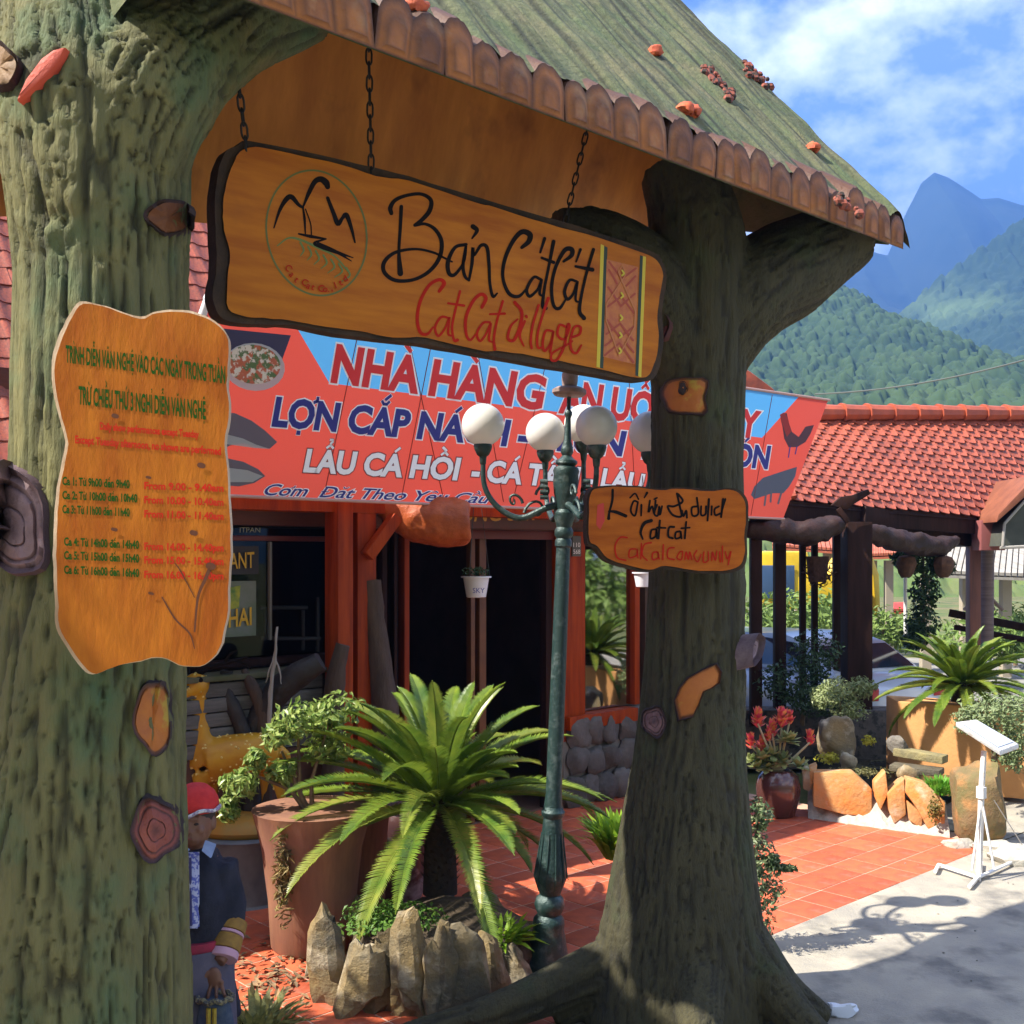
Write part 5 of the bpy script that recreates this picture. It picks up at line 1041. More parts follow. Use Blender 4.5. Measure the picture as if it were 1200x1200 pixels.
for (x, y, r) in heads: g.tube([c+ZU*50*kk, P((x+912)/2, (y+905)/2+4, c[1]), P(x, y+8, c[1])], [.014,.012,.009], 7)
obj('stem', g, mat('pale_stem', (.36,.33,.20), rough=.7), pl_); g = G()
for (x, y, r) in ((893,890,16),(905,885,14),(922,870,15),(926,868,13),(900,900,14),(936,898,14),(918,893,14),(888,900,12),(945,905,12),(880,893,12)): star(P(x, y, c[1]+random.uniform(-.12,.05)), r*kk*1.1, 20, g, (-.4,1.2), .24)
obj('leaves', g, SG, pl_, smooth=0, fixn=False)
# sandstone edging
ed = thing('sandstone_edging', 'low wall of orange sandstone pieces set in pale mortar along the right of the yard', 'wall', GP(1030, 966)*np.array([1,1,0]))
def edge_pt(px): 
    t = (px-950)/160; return GP(950+160*t, 958+22*t)*np.array([1,1,0])
stones = [((953,905),(1000,905),(1022,925),(1022,957),(990,955),(953,945)), ((1025,918),(1038,904),(1041,930),(1032,950),(1026,935)), ((1040,930),(1060,912),(1062,955),(1048,966),(1042,950)), ((1063,912),(1085,918),(1108,940),(1108,972),(1088,972),(1073,945),(1062,930)), ((1063,938),(1082,955),(1080,972),(1066,962)), ((948,900),(958,896),(955,915),(949,925))]
for i, poly in enumerate(stones):
    q = edge_pt(np.mean([p[0] for p in poly])); pn = Plane(q+np.array([0,-.05,0]), (-.25,-1,.12)); pts = [pn.hit(*p) for p in poly]
    pts = [p*np.array([1,1,1]) for p in pts]; pts = [np.array([p[0], p[1], max(.015, p[2])]) for p in pts]; g = G().slab(pts, (.06,.26,-.02)); o = obj('sandstone_block', g, OROCK, ed, bevel=.018, smooth=40)
g = G(); a = edge_pt(947); b = edge_pt(1112); n_ = np.array([-.25,-1,0]); n_ /= np.linalg.norm(n_)
m_ = []
for i in range(25):
    t = i/24; p = a*(1-t)+b*t; m_.append([p-n_*-.02+ZU*-.02+n_*.05, p+n_*.03+ZU*(.05+.03*math.sin(i*2.1)), p-n_*.04+ZU*(.11+.03*math.sin(i*1.7)), p-n_*.22+ZU*.26, p-n_*.3-ZU*.02])
g.add([q for r in m_ for q in r], [(i*5+j, (i+1)*5+j, (i+1)*5+j+1, i*5+j+1) for i in range(24) for j in range(4)]+[(0,1,2,3,4),(124,123,122,121,120)]); obj('mortar_bed', g, MORTAR, ed)
def single_rock(label, px0, px1, py0, py1, Y, m, seed, tall=1., group=None, name='boulder', cat='boulder'):
    x0, x1 = P(px0,0,Y)[0], P(px1,0,Y)[0]; z1, z0 = P(0,py0,Y)[2], P(0,py1,Y)[2]; c = ((x0+x1)/2, Y, (z0+z1)/2); v, f = rock(c, ((x1-x0)/2, (x1-x0)/2*.8, (z1-z0)/2), seed, n=22, m=16, rough=.4)
    return tagged(obj(name, (v, f), m, smooth=35, loc=(c[0], Y, z0)), label, cat, group)
single_rock('square yellow and grey boulder behind the flowering plant', 958, 1002, 838, 892, 10.9, ROCK, 3)
single_rock('small pale boulder under the square yellow boulder', 985, 1004, 880, 905, 10.6, mat('pale_rock', (.42,.38,.28), (.28,.24,.15), scale=6, rough=.8, bump=.7), 8)
single_rock('tall brown mossy standing stone behind the tripod stand', 1112, 1182, 884, 992, 9.25, mat('brown_mossy_stone', (.19,.12,.06), (.13,.12,.045), scale=4, rough=.9, bump=.9, bscale=16, c3=(.30,.16,.06), s3=5), 5, name='standing_stone', cat='stone')
single_rock('little white stone between brown jar and sandstone edging', 938, 953, 898, 926, 10.15, mat('pale_rock', (.42,.38,.28)), 12)
single_rock('rough yellowish stone lying on the pool edge', 1052, 1076, 896, 918, 9.9, ROCK, 14); single_rock('crumbly grey stone in front of the orange planter wall', 1040, 1066, 862, 886, 10.5, mat('grey_rock', (.20,.18,.15), (.10,.09,.08), scale=8, rough=.9, bump=.8), 15)
# pond: dark basin and water
pn = thing('garden_pond', 'small dark pond behind the sandstone edging with a stone slab across its back', 'pond', np.array([3.3,10.7,0]))
g = G(); g.add([P(945,880,10.4)*np.array([1,1,0])+ZU*.22, P(1125,880,10.0)*np.array([1,1,0])+ZU*.22, P(1115,880,11.6)*np.array([1,1,0])+ZU*.22, P(940,880,12)*np.array([1,1,0])+ZU*.22], [(0,1,2,3)]); obj('water', g, mat('dark_pond_water', (.012,.014,.010), rough=.06, spec=.6), pn)
g = G(); g.bar(P(1050,880,10.5), P(1108,890,10.2), .16, .075); obj('stone_slab', g, mat('mossy_yellow_slab', (.30,.25,.11), (.18,.16,.09), scale=6, rough=.85, bump=.7), pn, bevel=.012)
g = G(); g.bar(P(1045,898,10.35), P(1104,905,10.1), .2, .06); obj('stone_slab', g, mat('grey_wet_slab', (.13,.11,.07), (.08,.07,.05), scale=6, rough=.6, bump=.7), pn, bevel=.012)
# dark retaining wall and orange rendered planter wall
g = G(); g.add([P(760,0,12.6)*np.array([1,1,0])]*0, []) ; a, b = P(765,800,12.4), P(1062,800,12.4); a[2] = b[2] = 0
g = G(); g.slab([a, b, b+ZU*.66, a+ZU*.66], (.0,.35,0)); rw = tagged(obj('retaining_wall', g, mat('dark_stone_wall', (.07,.062,.06), (.12,.10,.085), scale=3, rough=.85, bump=.8, bscale=9, c3=(.03,.03,.03), s3=9, f3=(.5,.6)), loc=a, bevel=.01), 'low dark stone wall below the cars behind the boulders', 'wall')
a, b = P(1052,800,11.2), P(1215,800,10.6); a[2] = b[2] = 0; zt = P(0,822,11.2)[2]
g = G(); g.slab([a+ZU*.05, b+ZU*.05, b+ZU*zt, a+ZU*zt], (.05,.5,0)); tagged(obj('orange_planter_wall', g, mat('orange_render', (.68,.34,.13), (.56,.27,.10), scale=3, rough=.8, bump=.2), loc=a, bevel=.015), 'sunlit orange rendered planter wall under the right cycad', 'wall')
cycad('cycad palm on top of the orange planter wall at the right edge', P(1128, 822, 10.9), .16, .10, .80, 58, 23, .085, elr=(-.25,1.4))
GL = leafmat('grey_green_leaf', (.14,.20,.08), (.27,.33,.16), .5, .25, 20)
bush('round_shrub', 'grey green rounded shrub above the standing stone at the right edge', 'shrub', P(1165,905,9.9), [(P(1165,835,9.9), (.30,.3,.20)), (P(1195,845,9.8), (.25,.3,.27)), (P(1140,845,9.95), (.18,.2,.14)), (P(1190,880,9.8), (.2,.2,.2))], GL, .045, 3800, [([P(1165,905,9.9), P(1165,850,9.9)], .03)], seed=31, gap=.38)
bush('pale_shrub', 'pale green shrub above the square boulder beside the thick dark post', 'shrub', P(985,848,11.4), [(P(985,808,11.4), (.26,.2,.14)), (P(965,818,11.4), (.16,.2,.14)), (P(1010,806,11.4), (.16,.15,.12)), (P(995,832,11.4), (.2,.2,.13))], leafmat('pale_shrub_leaf', (.22,.28,.10), (.36,.40,.20), .5, .3), .05, 1900, [([P(985,860,11.4), P(985,815,11.4)], .02)], seed=37, gap=.42)
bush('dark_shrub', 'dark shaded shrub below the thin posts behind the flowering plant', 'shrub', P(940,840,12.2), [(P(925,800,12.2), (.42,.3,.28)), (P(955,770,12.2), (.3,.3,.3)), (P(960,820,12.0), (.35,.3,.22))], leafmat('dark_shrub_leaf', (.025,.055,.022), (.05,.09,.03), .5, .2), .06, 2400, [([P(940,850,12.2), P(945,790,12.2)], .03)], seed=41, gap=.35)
clump('bright green fern tuft beside the standing stone', P(1103,930,9.7), .14, 320, .20, leafmat('bright_green_grass', (.10,.30,.02), (.16,.36,.04), .5, .35), 6, (.5,1.5), .010)
tagged(obj('yellow_bloom', leaves(P(972,888,10.75), (.13,.08,.06), 220, .035, 15, .7, .3, .1, .6), leafmat('yellow_flower', (.58,.50,.05), (.40,.42,.06), .5, .35), smooth=0, fixn=False, loc=P(972,895,10.75)), 'yellow green blossoms at the foot of the square boulder', 'flower')
tagged(obj('yellow_bloom', leaves(P(1018,868,10.8), (.07,.05,.05), 120, .035, 16, .7, .3, .1, .6), leafmat('yellow_flower', (.58,.50,.05)), smooth=0, fixn=False, loc=P(1018,875,10.8)), 'yellow plant sprig standing alone above the dark pond', 'flower')
tagged(obj('creeper', leaves(P(1096,950,9.45), (.07,.05,.12), 220, .03, 17, .6, .3, .1, .3), leafmat('creeper_leaf', (.10,.08,.02), (.16,.15,.03), .5, .2), smooth=0, fixn=False, loc=P(1096,970,9.45)), 'small leafed creeper growing over the right end of the sandstone edging', 'plant')
tagged(obj('pond_plants', leaves(P(1005,905,10.35), (.45,.12,.05), 420, .04, 18, .5, .3, .1, .4), leafmat('pond_leaf', (.10,.11,.04), (.30,.26,.10), .5, .2), smooth=0, fixn=False, loc=P(1005,915,10.35)), 'mixed low plants lining the pond behind the sandstone edging', 'ground cover', kind='stuff')
# shrub climbing at the right foot of the gate trunk
bx = 6.75
bush('trunk_shrub', 'tall narrow variegated shrub right behind the right gate trunk at the road edge', 'shrub', GP(893,1112)*np.array([1,1,0]), [(P(888,955,bx), (.09,.12,.11)), (P(885,1000,bx), (.13,.14,.16)), (P(893,1040,bx), (.15,.15,.15)), (P(886,1085,bx), (.12,.14,.14)), (P(868,1030,bx), (.12,.2,.3)), (P(905,1010,bx), (.05,.06,.05)), (P(922,1017,bx), (.06,.04,.015))],
     mat('variegated_small_leaf', (.045,.085,.03), (.30,.34,.17), scale=26, rough=.45, transl=.2, lo=.45, hi=.6), .042, 3000, [([GP(885,1112)*np.array([1,1,0]), P(885,1030,bx), P(888,950,bx)], .02)], seed=51, gap=.40)
# tripod stand with white tilted panel
tp = GP(1150, 1028); tp[2] = 0; Y = tp[1]
st = thing('tripod_floodlight', 'white tripod stand with a tilted flat floodlight panel at the right edge of the yard', 'stand', tp)
WM = mat('chipped_white_metal', (.72,.70,.66), (.45,.36,.28), scale=16, rough=.5, bump=.2, lo=.55, hi=.75)
g = G(); g.tube([P(1147,1035,Y), P(1150,930,Y), P(1153,880,Y)], [.022,.022,.020], 10); g.tube([P(1150,935,Y), P(1150,922,Y)], .036, 10); obj('pole', g, WM, st)
for a, b in (((1150,935),(1139,1020)),((1150,935),(1165,1018)),((1149,940),(1148,1034))):
    g = G(); g.tube([P(*a, Y), P(*b, Y-.1)], .009, 6); obj('leg', g, WM, st)
for a, b in (((1146,1033),(1100,1018)),((1100,1018),(1096,1026)),((1146,1033),(1196,1010)),((1148,1030),(1136,1044)),((1148,1030),(1150,1015))):
    g = G(); A, B = P(*a, Y), P(*b, Y); A[2] = B[2] = .03; A[1] = CAMZ*FPX/(a[1]-HY); B[1] = CAMZ*FPX/(b[1]-HY); A[0] = (a[0]-600)/FPX*A[1]; B[0] = (b[0]-600)/FPX*B[1]; g.tube([A, B], .014, 6); obj('foot', g, WM, st)
g = G(); A, B, C, D = P(1120,846,Y-.05), P(1144,843,Y+.25), P(1194,872,Y+.2), P(1172,880,Y-.1); A,B,C,D = [q for q in (A,B,C,D)]; g.slab([A,B,C,D], (0,0,-.035)); obj('panel_frame', g, WM, st, bevel=.006)
cc = (A+B+C+D)/4; g = G(); g.add([cc+(q-cc)*.82+ZU*.006 for q in (A,B,C,D)], [(0,1,2,3)]); obj('panel_glass', g, mat('pale_blue_panel', (.62,.68,.78), rough=.15), st, smooth=0)
g = G(); g.tube([P(1165,938,Y), P(1198,990,Y+.3)], .004, 5); obj('cable', g, mat('white_cable', (.6,.58,.52), rough=.6), st)
g = G(); c = GP(985, 1190); c[2] = .03; v, f = rock(c, (.10,.05,.035), 77, n=14, m=8, rough=.8); tagged(obj('crumpled_paper', (v, f), mat('white_litter', (.62,.66,.72), rough=.6), loc=c, smooth=20), 'crumpled white scrap lying on the shaded road at the bottom right', 'litter')
g = G(); c = GP(1085,1015); v, f = rock(c+ZU*.01, (.18,.10,.03), 78, n=12, m=8); tagged(obj('flat_slab', (v, f), mat('pale_rock', (.42,.38,.28)), loc=c*np.array([1,1,0]), smooth=30), 'flat pale broken slab under the tripod feet', 'slab') if 0 else None
for i, (px, py, r) in enumerate(((1125,992,.14),(1165,996,.2),(1192,1010,.25),(1185,1000,.2))):
    c = GP(px, py); v, f = rock(c*np.array([1,1,0])+ZU*.02, (r, r*.6, .06), 80+i, n=14, m=8); tagged(obj('kerb_stone', (v, f), MORTAR, loc=c*np.array([1,1,0]), smooth=35), ['small pale kerb stone at the left foot of the standing stone','pale kerb stone in front of the standing stone','flat pale kerb stone at the right picture edge','pale kerb stone right behind the tripod stand'][i], 'stone', 'pale kerb stones near the tripod')
# ================================================================= PERSON
pY = 4.5; kp = pY/FPX
SKIN = mat('tanned_skin', (.19,.09,.055), (.15,.07,.045), scale=8, rough=.5)
def Q(x, y, dy=0): return P(x, y, pY+dy)
per = thing('person', 'elderly person in red headscarf, dark jacket and striped cuffs standing beside the left trunk', 'person', Q(225,1345)*np.array([1,1,0]))
g = G()   # one continuous body
hc = Q(227, 962); g.ball(hc, (.078,.092,.108), 20, 16); g.ball(Q(226,976,-.035), (.056,.062,.062), 14, 10)
g.tube([Q(228,975), Q(229,1000)], [.048,.055], 12); g.tube([Q(226,1003), Q(226,1050), Q(224,1100), Q(224,1140), Q(224,1180)], [.10,.145,.125,.145,.14], 18)
g.tube([Q(205,1012), Q(248,1012)], [.07,.07], 12)
for sx in (205, 244): g.tube([Q(sx,1160), Q(sx,1250,.02), Q(sx,1340,.0)], [.085,.062,.045], 12); g.tube([Q(sx,1338,.02), Q(sx,1342,-.14)], [.045,.032], 10)
g.tube([Q(258,1014), Q(272,1068,.02), Q(266,1108,-.06), Q(256,1128,-.12)], [.060,.045,.036,.027], 12)   # right-hand arm of the picture
g.tube([Q(192,1014), Q(180,1070,.03), Q(192,1118,-.10)], [.060,.045,.03], 12)
# hands: palm plus five fingers each
def hand(w, dirx, mir=1):
    w = np.array(w); g.ball(w+np.array([dirx*.01,-.015,-.045]), (.031,.016,.040), 12, 9)
    for i, (fx, l) in enumerate(((-.034,.060),(-.012,.072),(.010,.068),(.031,.052))):
        b = w+np.array([dirx*.01+fx*mir,-.018,-.078]); g.tube([b+ZU*.02, b, b+np.array([fx*.5*mir,-.020,-l*.5]), b+np.array([fx*.75*mir,-.012,-l])], [.010,.0085,.0078,.0062], 8)
    b = w+np.array([-.034*mir,-.015,-.03]); g.tube([b+np.array([.014*mir,0,.01]), b+np.array([-.012*mir,-.01,-.02]), b+np.array([-.022*mir,-.018,-.055])], [.013,.0115,.009], 8)
hand(Q(252,1130,-.13), 0, 1); hand(Q(195,1124,-.10), 0, -1)
# face: nose, brow, cheeks, ears, lips
g.tube([hc+np.array([0,-.088,.018]), hc+np.array([0,-.108,-.014]), hc+np.array([0,-.100,-.024])], [.010,.016,.014], 8); g.tube([hc+np.array([-.04,-.072,.026]), hc+np.array([0,-.092,.030]), hc+np.array([.04,-.072,.026])], .013, 8)
for s_ in (-1, 1): g.ball(hc+np.array([s_*.079,.005,-.008]), (.012,.02,.03), 8, 8); g.ball(hc+np.array([s_*.040,-.066,-.022]), (.026,.02,.022), 10, 8)
g.tube([hc+np.array([-.022,-.086,-.050]), hc+np.array([0,-.094,-.048]), hc+np.array([.022,-.086,-.050])], .009, 8)
v, f, _ = remesh(g, .0048, 1); obj('body', (v, f), SKIN, per, smooth=180)
g = G()
for s_ in (-1, 1): g.ball(hc+np.array([s_*.030,-.079,.006]), (.013,.008,.006), 10, 8)
obj('eye', g, mat('dark_eye', (.03,.02,.018), rough=.2), per)
g = G(); g.tube([hc+np.array([-.02,-.0965,-.049]), hc+np.array([0,-.1025,-.048]), hc+np.array([.02,-.0965,-.049])], .0035, 6); obj('mouth', g, mat('lip', (.20,.06,.05), rough=.5), per)
g = G(); g.ball(hc+np.array([0,.012,.035]), (.084,.094,.088), 18, 12); v = np.array(g.v); v[:, 2] = np.maximum(v[:, 2], hc[2]-.03+(v[:, 1]-hc[1])*-.3); g.v = [tuple(q) for q in v]; obj('hair', g, mat('grey_black_hair', (.03,.026,.024), rough=.6), per)
RC_ = mat('red_headscarf', (.62,.03,.025), (.50,.02,.02), scale=20, rough=.75, bump=.3)
g = G(); g.ball(hc+np.array([0,.01,.060]), (.098,.112,.092), 26, 16); v = np.array(g.v); v[:, 2] = np.maximum(v[:, 2], hc[2]+.036-(v[:, 1]-hc[1])*.12); v += (fbm(v*22, 3, 4)[:, None]-.5)*.014; g.v = [tuple(q) for q in v]; obj('headscarf', g, RC_, per, smooth=70)
g = G(); g.tube([hc+np.array([.102*math.cos(a), .112*math.sin(a), .044+.016*math.sin(a*5+.4)*.5+.012*math.cos(a*2+.4)-.10*.112*math.sin(a)]) for a in np.linspace(0, 2*math.pi, 30)], .0075, 6, cap=False); obj('scarf_trim', g, mat('white_braid', (.62,.60,.60), (.25,.2,.3), scale=60, rough=.8, lo=.45, hi=.55), per)
# clothes
JK = mat('indigo_black_jacket', (.010,.012,.024), (.022,.024,.040), scale=9, rough=.85, bump=.4)
g = G(); g.tube([Q(226,1000,.015), Q(226,1012), Q(226,1050), Q(224,1095), Q(224,1125)], [.085,.13,.168,.155,.17], 22); g.tube([Q(200,1013,.01), Q(252,1013,.01)], [.085,.085], 14)
g.tube([Q(256,1013), Q(272,1066,.02), Q(270,1082,.0)], [.080,.068,.064], 14); g.tube([Q(194,1013), Q(180,1068,.03), Q(182,1084,.0)], [.080,.068,.064], 14)
g.tube([Q(224,1120,.04), Q(226,1180,.06), Q(228,1200,.06)], [.165,.18,.18], 18)
v, f, n_ = remesh(g, .012, 5); v = v+n_*((fbm(v*np.array([11,11,5]), 3, 7)-.5)*.05)[:, None]; obj('jacket', (v, f), JK, per, smooth=180)
def body_front(px, py, off=.0):    # point just in front of the jacket
    c = Q(px, py); return c
SHB = mat('blue_white_embroidery', (.10,.12,.42), (.42,.45,.62), scale=70, rough=.8, lo=.47, hi=.53, detail=2)
g = G()
def shirt(u, v_):
    px = 214+18*u; py = 1000+88*v_; d = -.165-.012*math.sin(u*math.pi)+.05*(1-min(1, v_*2.5)); return Q(px, py, d)
g.grid(shirt, 8, 14); q = np.array(g.v); g = G(); g.grid(shirt, 8, 14); b_ = len(g.v); g.add([np.array(p)+np.array([0,.02,0]) for p in g.v], g.f[:]); obj('shirt_front', g, SHB, per)
g = G(); g.tube([Q(223,1005,-.165), Q(224,1085,-.182)], .005, 6); obj('shirt_placket', g, mat('dark_blue_trim', (.04,.04,.14), rough=.8), per)
CL = mat('pale_blue_collar', (.28,.36,.50), (.22,.28,.42), scale=20, rough=.8)
g = G(); g.slab([Q(240,985,-.07), Q(253,990,-.07), Q(247,1006,-.165), Q(236,997,-.16)], (0,.012,0)); g.slab([Q(212,990,-.10), Q(222,996,-.15), Q(216,1004,-.165), Q(206,994,-.1)], (0,.012,0)); obj('collar', g, CL, per, bevel=.003)
# striped cuffs
def cuff(A, B, r0, r1, cols, nm='cuff'):
    A, B = np.array(A), np.array(B)
    for i, (t0, t1, m) in enumerate(cols): g = G(); g.tube([A+(B-A)*t0, A+(B-A)*t1], [r0+(r1-r0)*t0, r0+(r1-r0)*t1+.002], 18); obj('cuff_band', g, m, per, bevel=.003)
YC = mat('mustard_stripe', (.30,.17,.03), (.22,.12,.03), scale=40, rough=.8); PCf = mat('pink_cuff', (.52,.30,.38), rough=.8); WC = mat('red_stripe', (.28,.04,.05), rough=.8)
cols = [(0,.30,YC),(.32,.40,PCf),(.42,.78,YC),(.80,1.0,PCf)]
cuff(Q(271,1080,0), Q(260,1124,-.10), .066, .060, cols); cuff(Q(181,1082,0), Q(190,1118,-.09), .066, .060, cols)
g = G(); g.lathe([(.176,-.022),(.182,0),(.176,.022)], Q(224,1098), 26); obj('red_sash', g, mat('red_sash', (.30,.02,.05), (.20,.02,.04), scale=40, rough=.8), per)
AP = mat('grey_violet_skirt', (.11,.10,.14), (.08,.075,.11), scale=8, rough=.85, bump=.3)
g = G(); g.lathe([(.165,.02),(.172,-.1),(.185,-.35),(.17,-.40)], Q(222,1110,-.025), 26); v = np.array(g.v); v += (fbm(v*np.array([14,14,1]), 2, 4)[:, None]-.5)*.02; g.v = [tuple(q) for q in v]; obj('apron', g, AP, per)
TRO = mat('embroidered_trousers', (.02,.02,.03), (.20,.15,.05), scale=50, rough=.85, lo=.5, hi=.62, detail=2)
g = G()
for sx in (205, 244): g.tube([Q(sx,1180), Q(sx,1250,.02), Q(sx,1320,.0)], [.105,.085,.075], 16)
obj('trousers', g, TRO, per); g = G()
for sx in (205, 244): g.ball(Q(sx,1341,-.06), (.045,.11,.035), 12, 8)
obj('shoe', g, BLACK, per)
# woven bag the hand rests on
bg_ = thing('woven_bag', 'dark embroidered bag with yellow stripe and ribbed rim under the hand of the person', 'bag', Q(252,1215,-.13))
g = G()
def bagp(x, z): return Q(252,1170,-.17)+np.array([x, 0, z])
pts = []
for i in range(13):
    z = -.28*i/12; w_ = .055+.030*math.sin(min(1, i/9)*1.6); pts.append((w_, z))
v = []; NB = 16
for w_, z in pts:
    for k_ in range(NB): a = 2*math.pi*k_/NB; v.append(bagp(w_*math.cos(a), z)+np.array([0, .045*math.sin(a), 0]))
g.add(v, [(i*NB+k_, i*NB+(k_+1)%NB, (i+1)*NB+(k_+1)%NB, (i+1)*NB+k_) for i in range(12) for k_ in range(NB)]+[tuple(range(NB)), tuple(12*NB+k_ for k_ in range(NB))]); obj('bag_body', g, mat('indigo_bag', (.03,.05,.09), (.07,.09,.12), scale=30, rough=.85, bump=.3), bg_)
g = G(); g.tube([bagp(-.012,-.02)+np.array([0,-.047,0]), bagp(-.012,-.26)+np.array([0,-.050,0])], .010, 6); g.tube([bagp(.010,-.02)+np.array([0,-.046,0]), bagp(.010,-.26)+np.array([0,-.049,0])], .009, 6); obj('yellow_stripe', g, mat('yellow_cloth', (.42,.30,.03), (.30,.2,.03), scale=50, rough=.8), bg_)
g = G(); g.tube([bagp(.068*math.cos(a), .004)+np.array([0, .05*math.sin(a), .006*math.sin(a*8)]) for a in np.linspace(0, 2*math.pi, 34)], .011, 6, cap=False); obj('rim', g, mat('beaded_rim', (.22,.19,.10), (.06,.06,.06), scale=90, rough=.7, lo=.47, hi=.53), bg_)
clump('dry striped leaf tuft at the bottom edge between the person and the rock planter', GP(300,1215)*np.array([1,1,0]), .14, 110, .28, leafmat('striped_leaf', (.35,.33,.10), (.08,.10,.03), .5, .3, 25), 9, (.4,1.3), .018)
# ================================================================= TREE THAT SHADES THE FOOT OF THE GATE
def crown_tree(label, base, h, crowns, n, leaf, seed, m):
    t = thing('shade_tree', label, 'tree', base); g = G(); base = np.array(base, float)
    for c, r in crowns: g.tube([base+ZU*0, base+ZU*h*.5, base+ZU*h*.5+(np.array(c)-base-ZU*h*.5)*.55, np.array(c)], [.22,.16,.09,.04], 9)
    obj('trunk', g, mat('grey_tree_bark', (.16,.13,.10), (.10,.08,.06), scale=8, rough=.9, bump=.6), t); G_ = G()
    for i, (c, r) in enumerate(crowns):
        q = leaves(c, r, n//len(crowns), leaf, seed+i, .5, .4, .15, .4, .40); k = len(G_.v); G_.v += q.v; G_.f += [tuple(k+a for a in f) for f in q.f]
    obj('crown', G_, m, t, smooth=0, fixn=False); return t
crown_tree_ = None
TREEM = leafmat('tree_leaf', (.05,.10,.025), (.09,.16,.035), .5, .25)
def tw(s, p, z): return gate(s, p, z)
crown_tree('leafy tree standing left of the gate and shading its foot', np.array([-5.6,3.2,0]), 4.6, [((-5.2,2.25,5.3), (1.1,.9,1.3)), ((-6.2,1.95,6.6), (1.1,.9,1.3)), ((-5.9,2.1,5.5), (1.0,.9,1.1)), ((-5.0,3.4,5.3), (.9,.8,.8)), ((-4.3,4.0,4.2), (1.1,.72,.75)), ((-3.7,4.05,4.7), (.7,.6,.6))], 14000, .23, 61, TREEM)
crown_tree('sunlit leafy tree off to the right that mirrors in the window glass', np.array([10.2,10.6,0]), 4.0, [((9.4,10.3,2.6), (1.0,1.3,.9)), ((9.6,11.2,3.6), (1.1,1.3,.9)), ((9.8,9.6,3.3), (1.1,1.2,.9)), ((9.5,10.8,1.7), (.8,1.2,.7))], 3600, .22, 67, leafmat('bright_tree_leaf', (.16,.28,.06), (.26,.36,.10), .5, .3))
# ================================================================= PAVILION ON THE RIGHT
pav = thing('open_pavilion', 'open pavilion with sunlit red tile roof on dark brown posts in front of the hills', 'pavilion', P(1003,790,13)*np.array([1,1,0]))
EL, ER, RL2, RR2 = P(928,586,12.4), P(1166,606,14.0), P(955,492,14.3), P(1250,492,16.2)
EL2 = EL+(EL-ER)*.12; ER2 = P(1168,606,14.0)
rb = obj('roof', G().grid(lambda u, v: (EL2*(1-u)+ER2*u)*(1-v)+(RL2*(1-u)+RR2*u)*v-ZU*.06, 16, 10), DARKW, pav, smooth=0)
n2, S2 = tile_roof(rb, EL2, ER2, RL2, RR2, 21, 14, lambda x, y: 860 < x < 1210 and 480 < y < 625, None, 298); print('pavilion tiles', n2)
bk1, bk2 = P(990,575,17.5), P(1300,580,19.5); obj('rear_slope', G().add([RL2+ZU*.05, RR2+ZU*.05, bk2, bk1], [(0,1,2,3)]), ROOFT, rb, smooth=0)
for i in range(11):
    a = RL2+(RR2-RL2)*i/11+ZU*.09; b = RL2+(RR2-RL2)*(i+1.12)/11+ZU*.09; g = G(); g.tube([a, a+(b-a)*.08, a+(b-a)*.1, b], [.13,.13,.115,.10], 10); obj('ridge_tile', g, mat('ridge_orange', (.46,.095,.04), (.32,.07,.035), scale=6, rough=.55, rnd=.1), rb)
def ppost(name, px0, px1, py0, py1, Y, m=DARKW, d=None):
    w = (px1-px0)*Y/FPX; zt, zb = P(0,py0,Y)[2], P(0,py1,Y)[2]; x = P((px0+px1)/2,0,Y)[0]; return obj(name, G().box((x, Y, (zt+zb)/2), (w, d or w, zt-zb)), m, pav, bevel=.008)
ppost('post', 989, 1018, 612, 868, 12.6); 
for (a, b, Y) in ((879,892,12.3),(907,920,12.6),(937,944,13.0),(951,958,13.2),(976,984,13.3)): ppost('slim_post', a, b, 600, 850, Y)
ppost('post', 1134, 1147, 640, 760, 14.0, mat('red_brown_post', (.17,.06,.045), (.10,.035,.03), scale=5, stretch=(3,3,.3), rough=.5)); ppost('post_cap', 1144, 1172, 610, 645, 13.8, mat('mauve_red_cap', (.24,.075,.07), rough=.6))
g = G(); g.tube([P(1157,645,14.3), P(1156,760,14.3)], [.085,.085], 12); obj('round_post', g, mat('ringed_grey_post', (.22,.16,.15), (.13,.09,.09), scale=3, stretch=(.5,.5,9), rough=.7), pav)
g = G(); g.bar(P(1010,606,12.9), P(1140,630,14.2), .1, .26); obj('eave_beam', g, DARKW, pav, bevel=.01)
g = G(); g.bar(EL2-ZU*.12+np.array([0,.05,0]), ER2-ZU*.12+np.array([0,.05,0]), .05, .22); obj('fascia', g, DARKW, pav)
for k in range(22):
    t = k/21; a = EL2+(ER2-EL2)*t-ZU*.16; b = RL2+(RR2-RL2)*t-ZU*.16; g = G(); g.bar(a+np.array([0,.08,0]), b, .06, .08); obj('rafter', g, DARKW, pav)
# heavy curved beam ends (rough log brackets)
g = G(); g.tube([P(872,618,12.2), P(910,622,12.3), P(950,625,12.4), P(985,615,12.5)], [.10,.14,.15,.12], 14); g.tube([P(1012,622,12.7), P(1055,634,12.9), P(1100,642,13.2), P(1122,632,13.4)], [.10,.14,.13,.07], 14)
lv, lf, ln = remesh(g, .04, 2); lv = lv+ln*((fbm(lv*8, 4, 2)-.5)*.10)[:, None]; obj('log_beam', (lv, lf), mat('dark_log_beam', (.04,.014,.009), (.018,.008,.006), scale=6, rough=.6, bump=.5), pav, smooth=180)
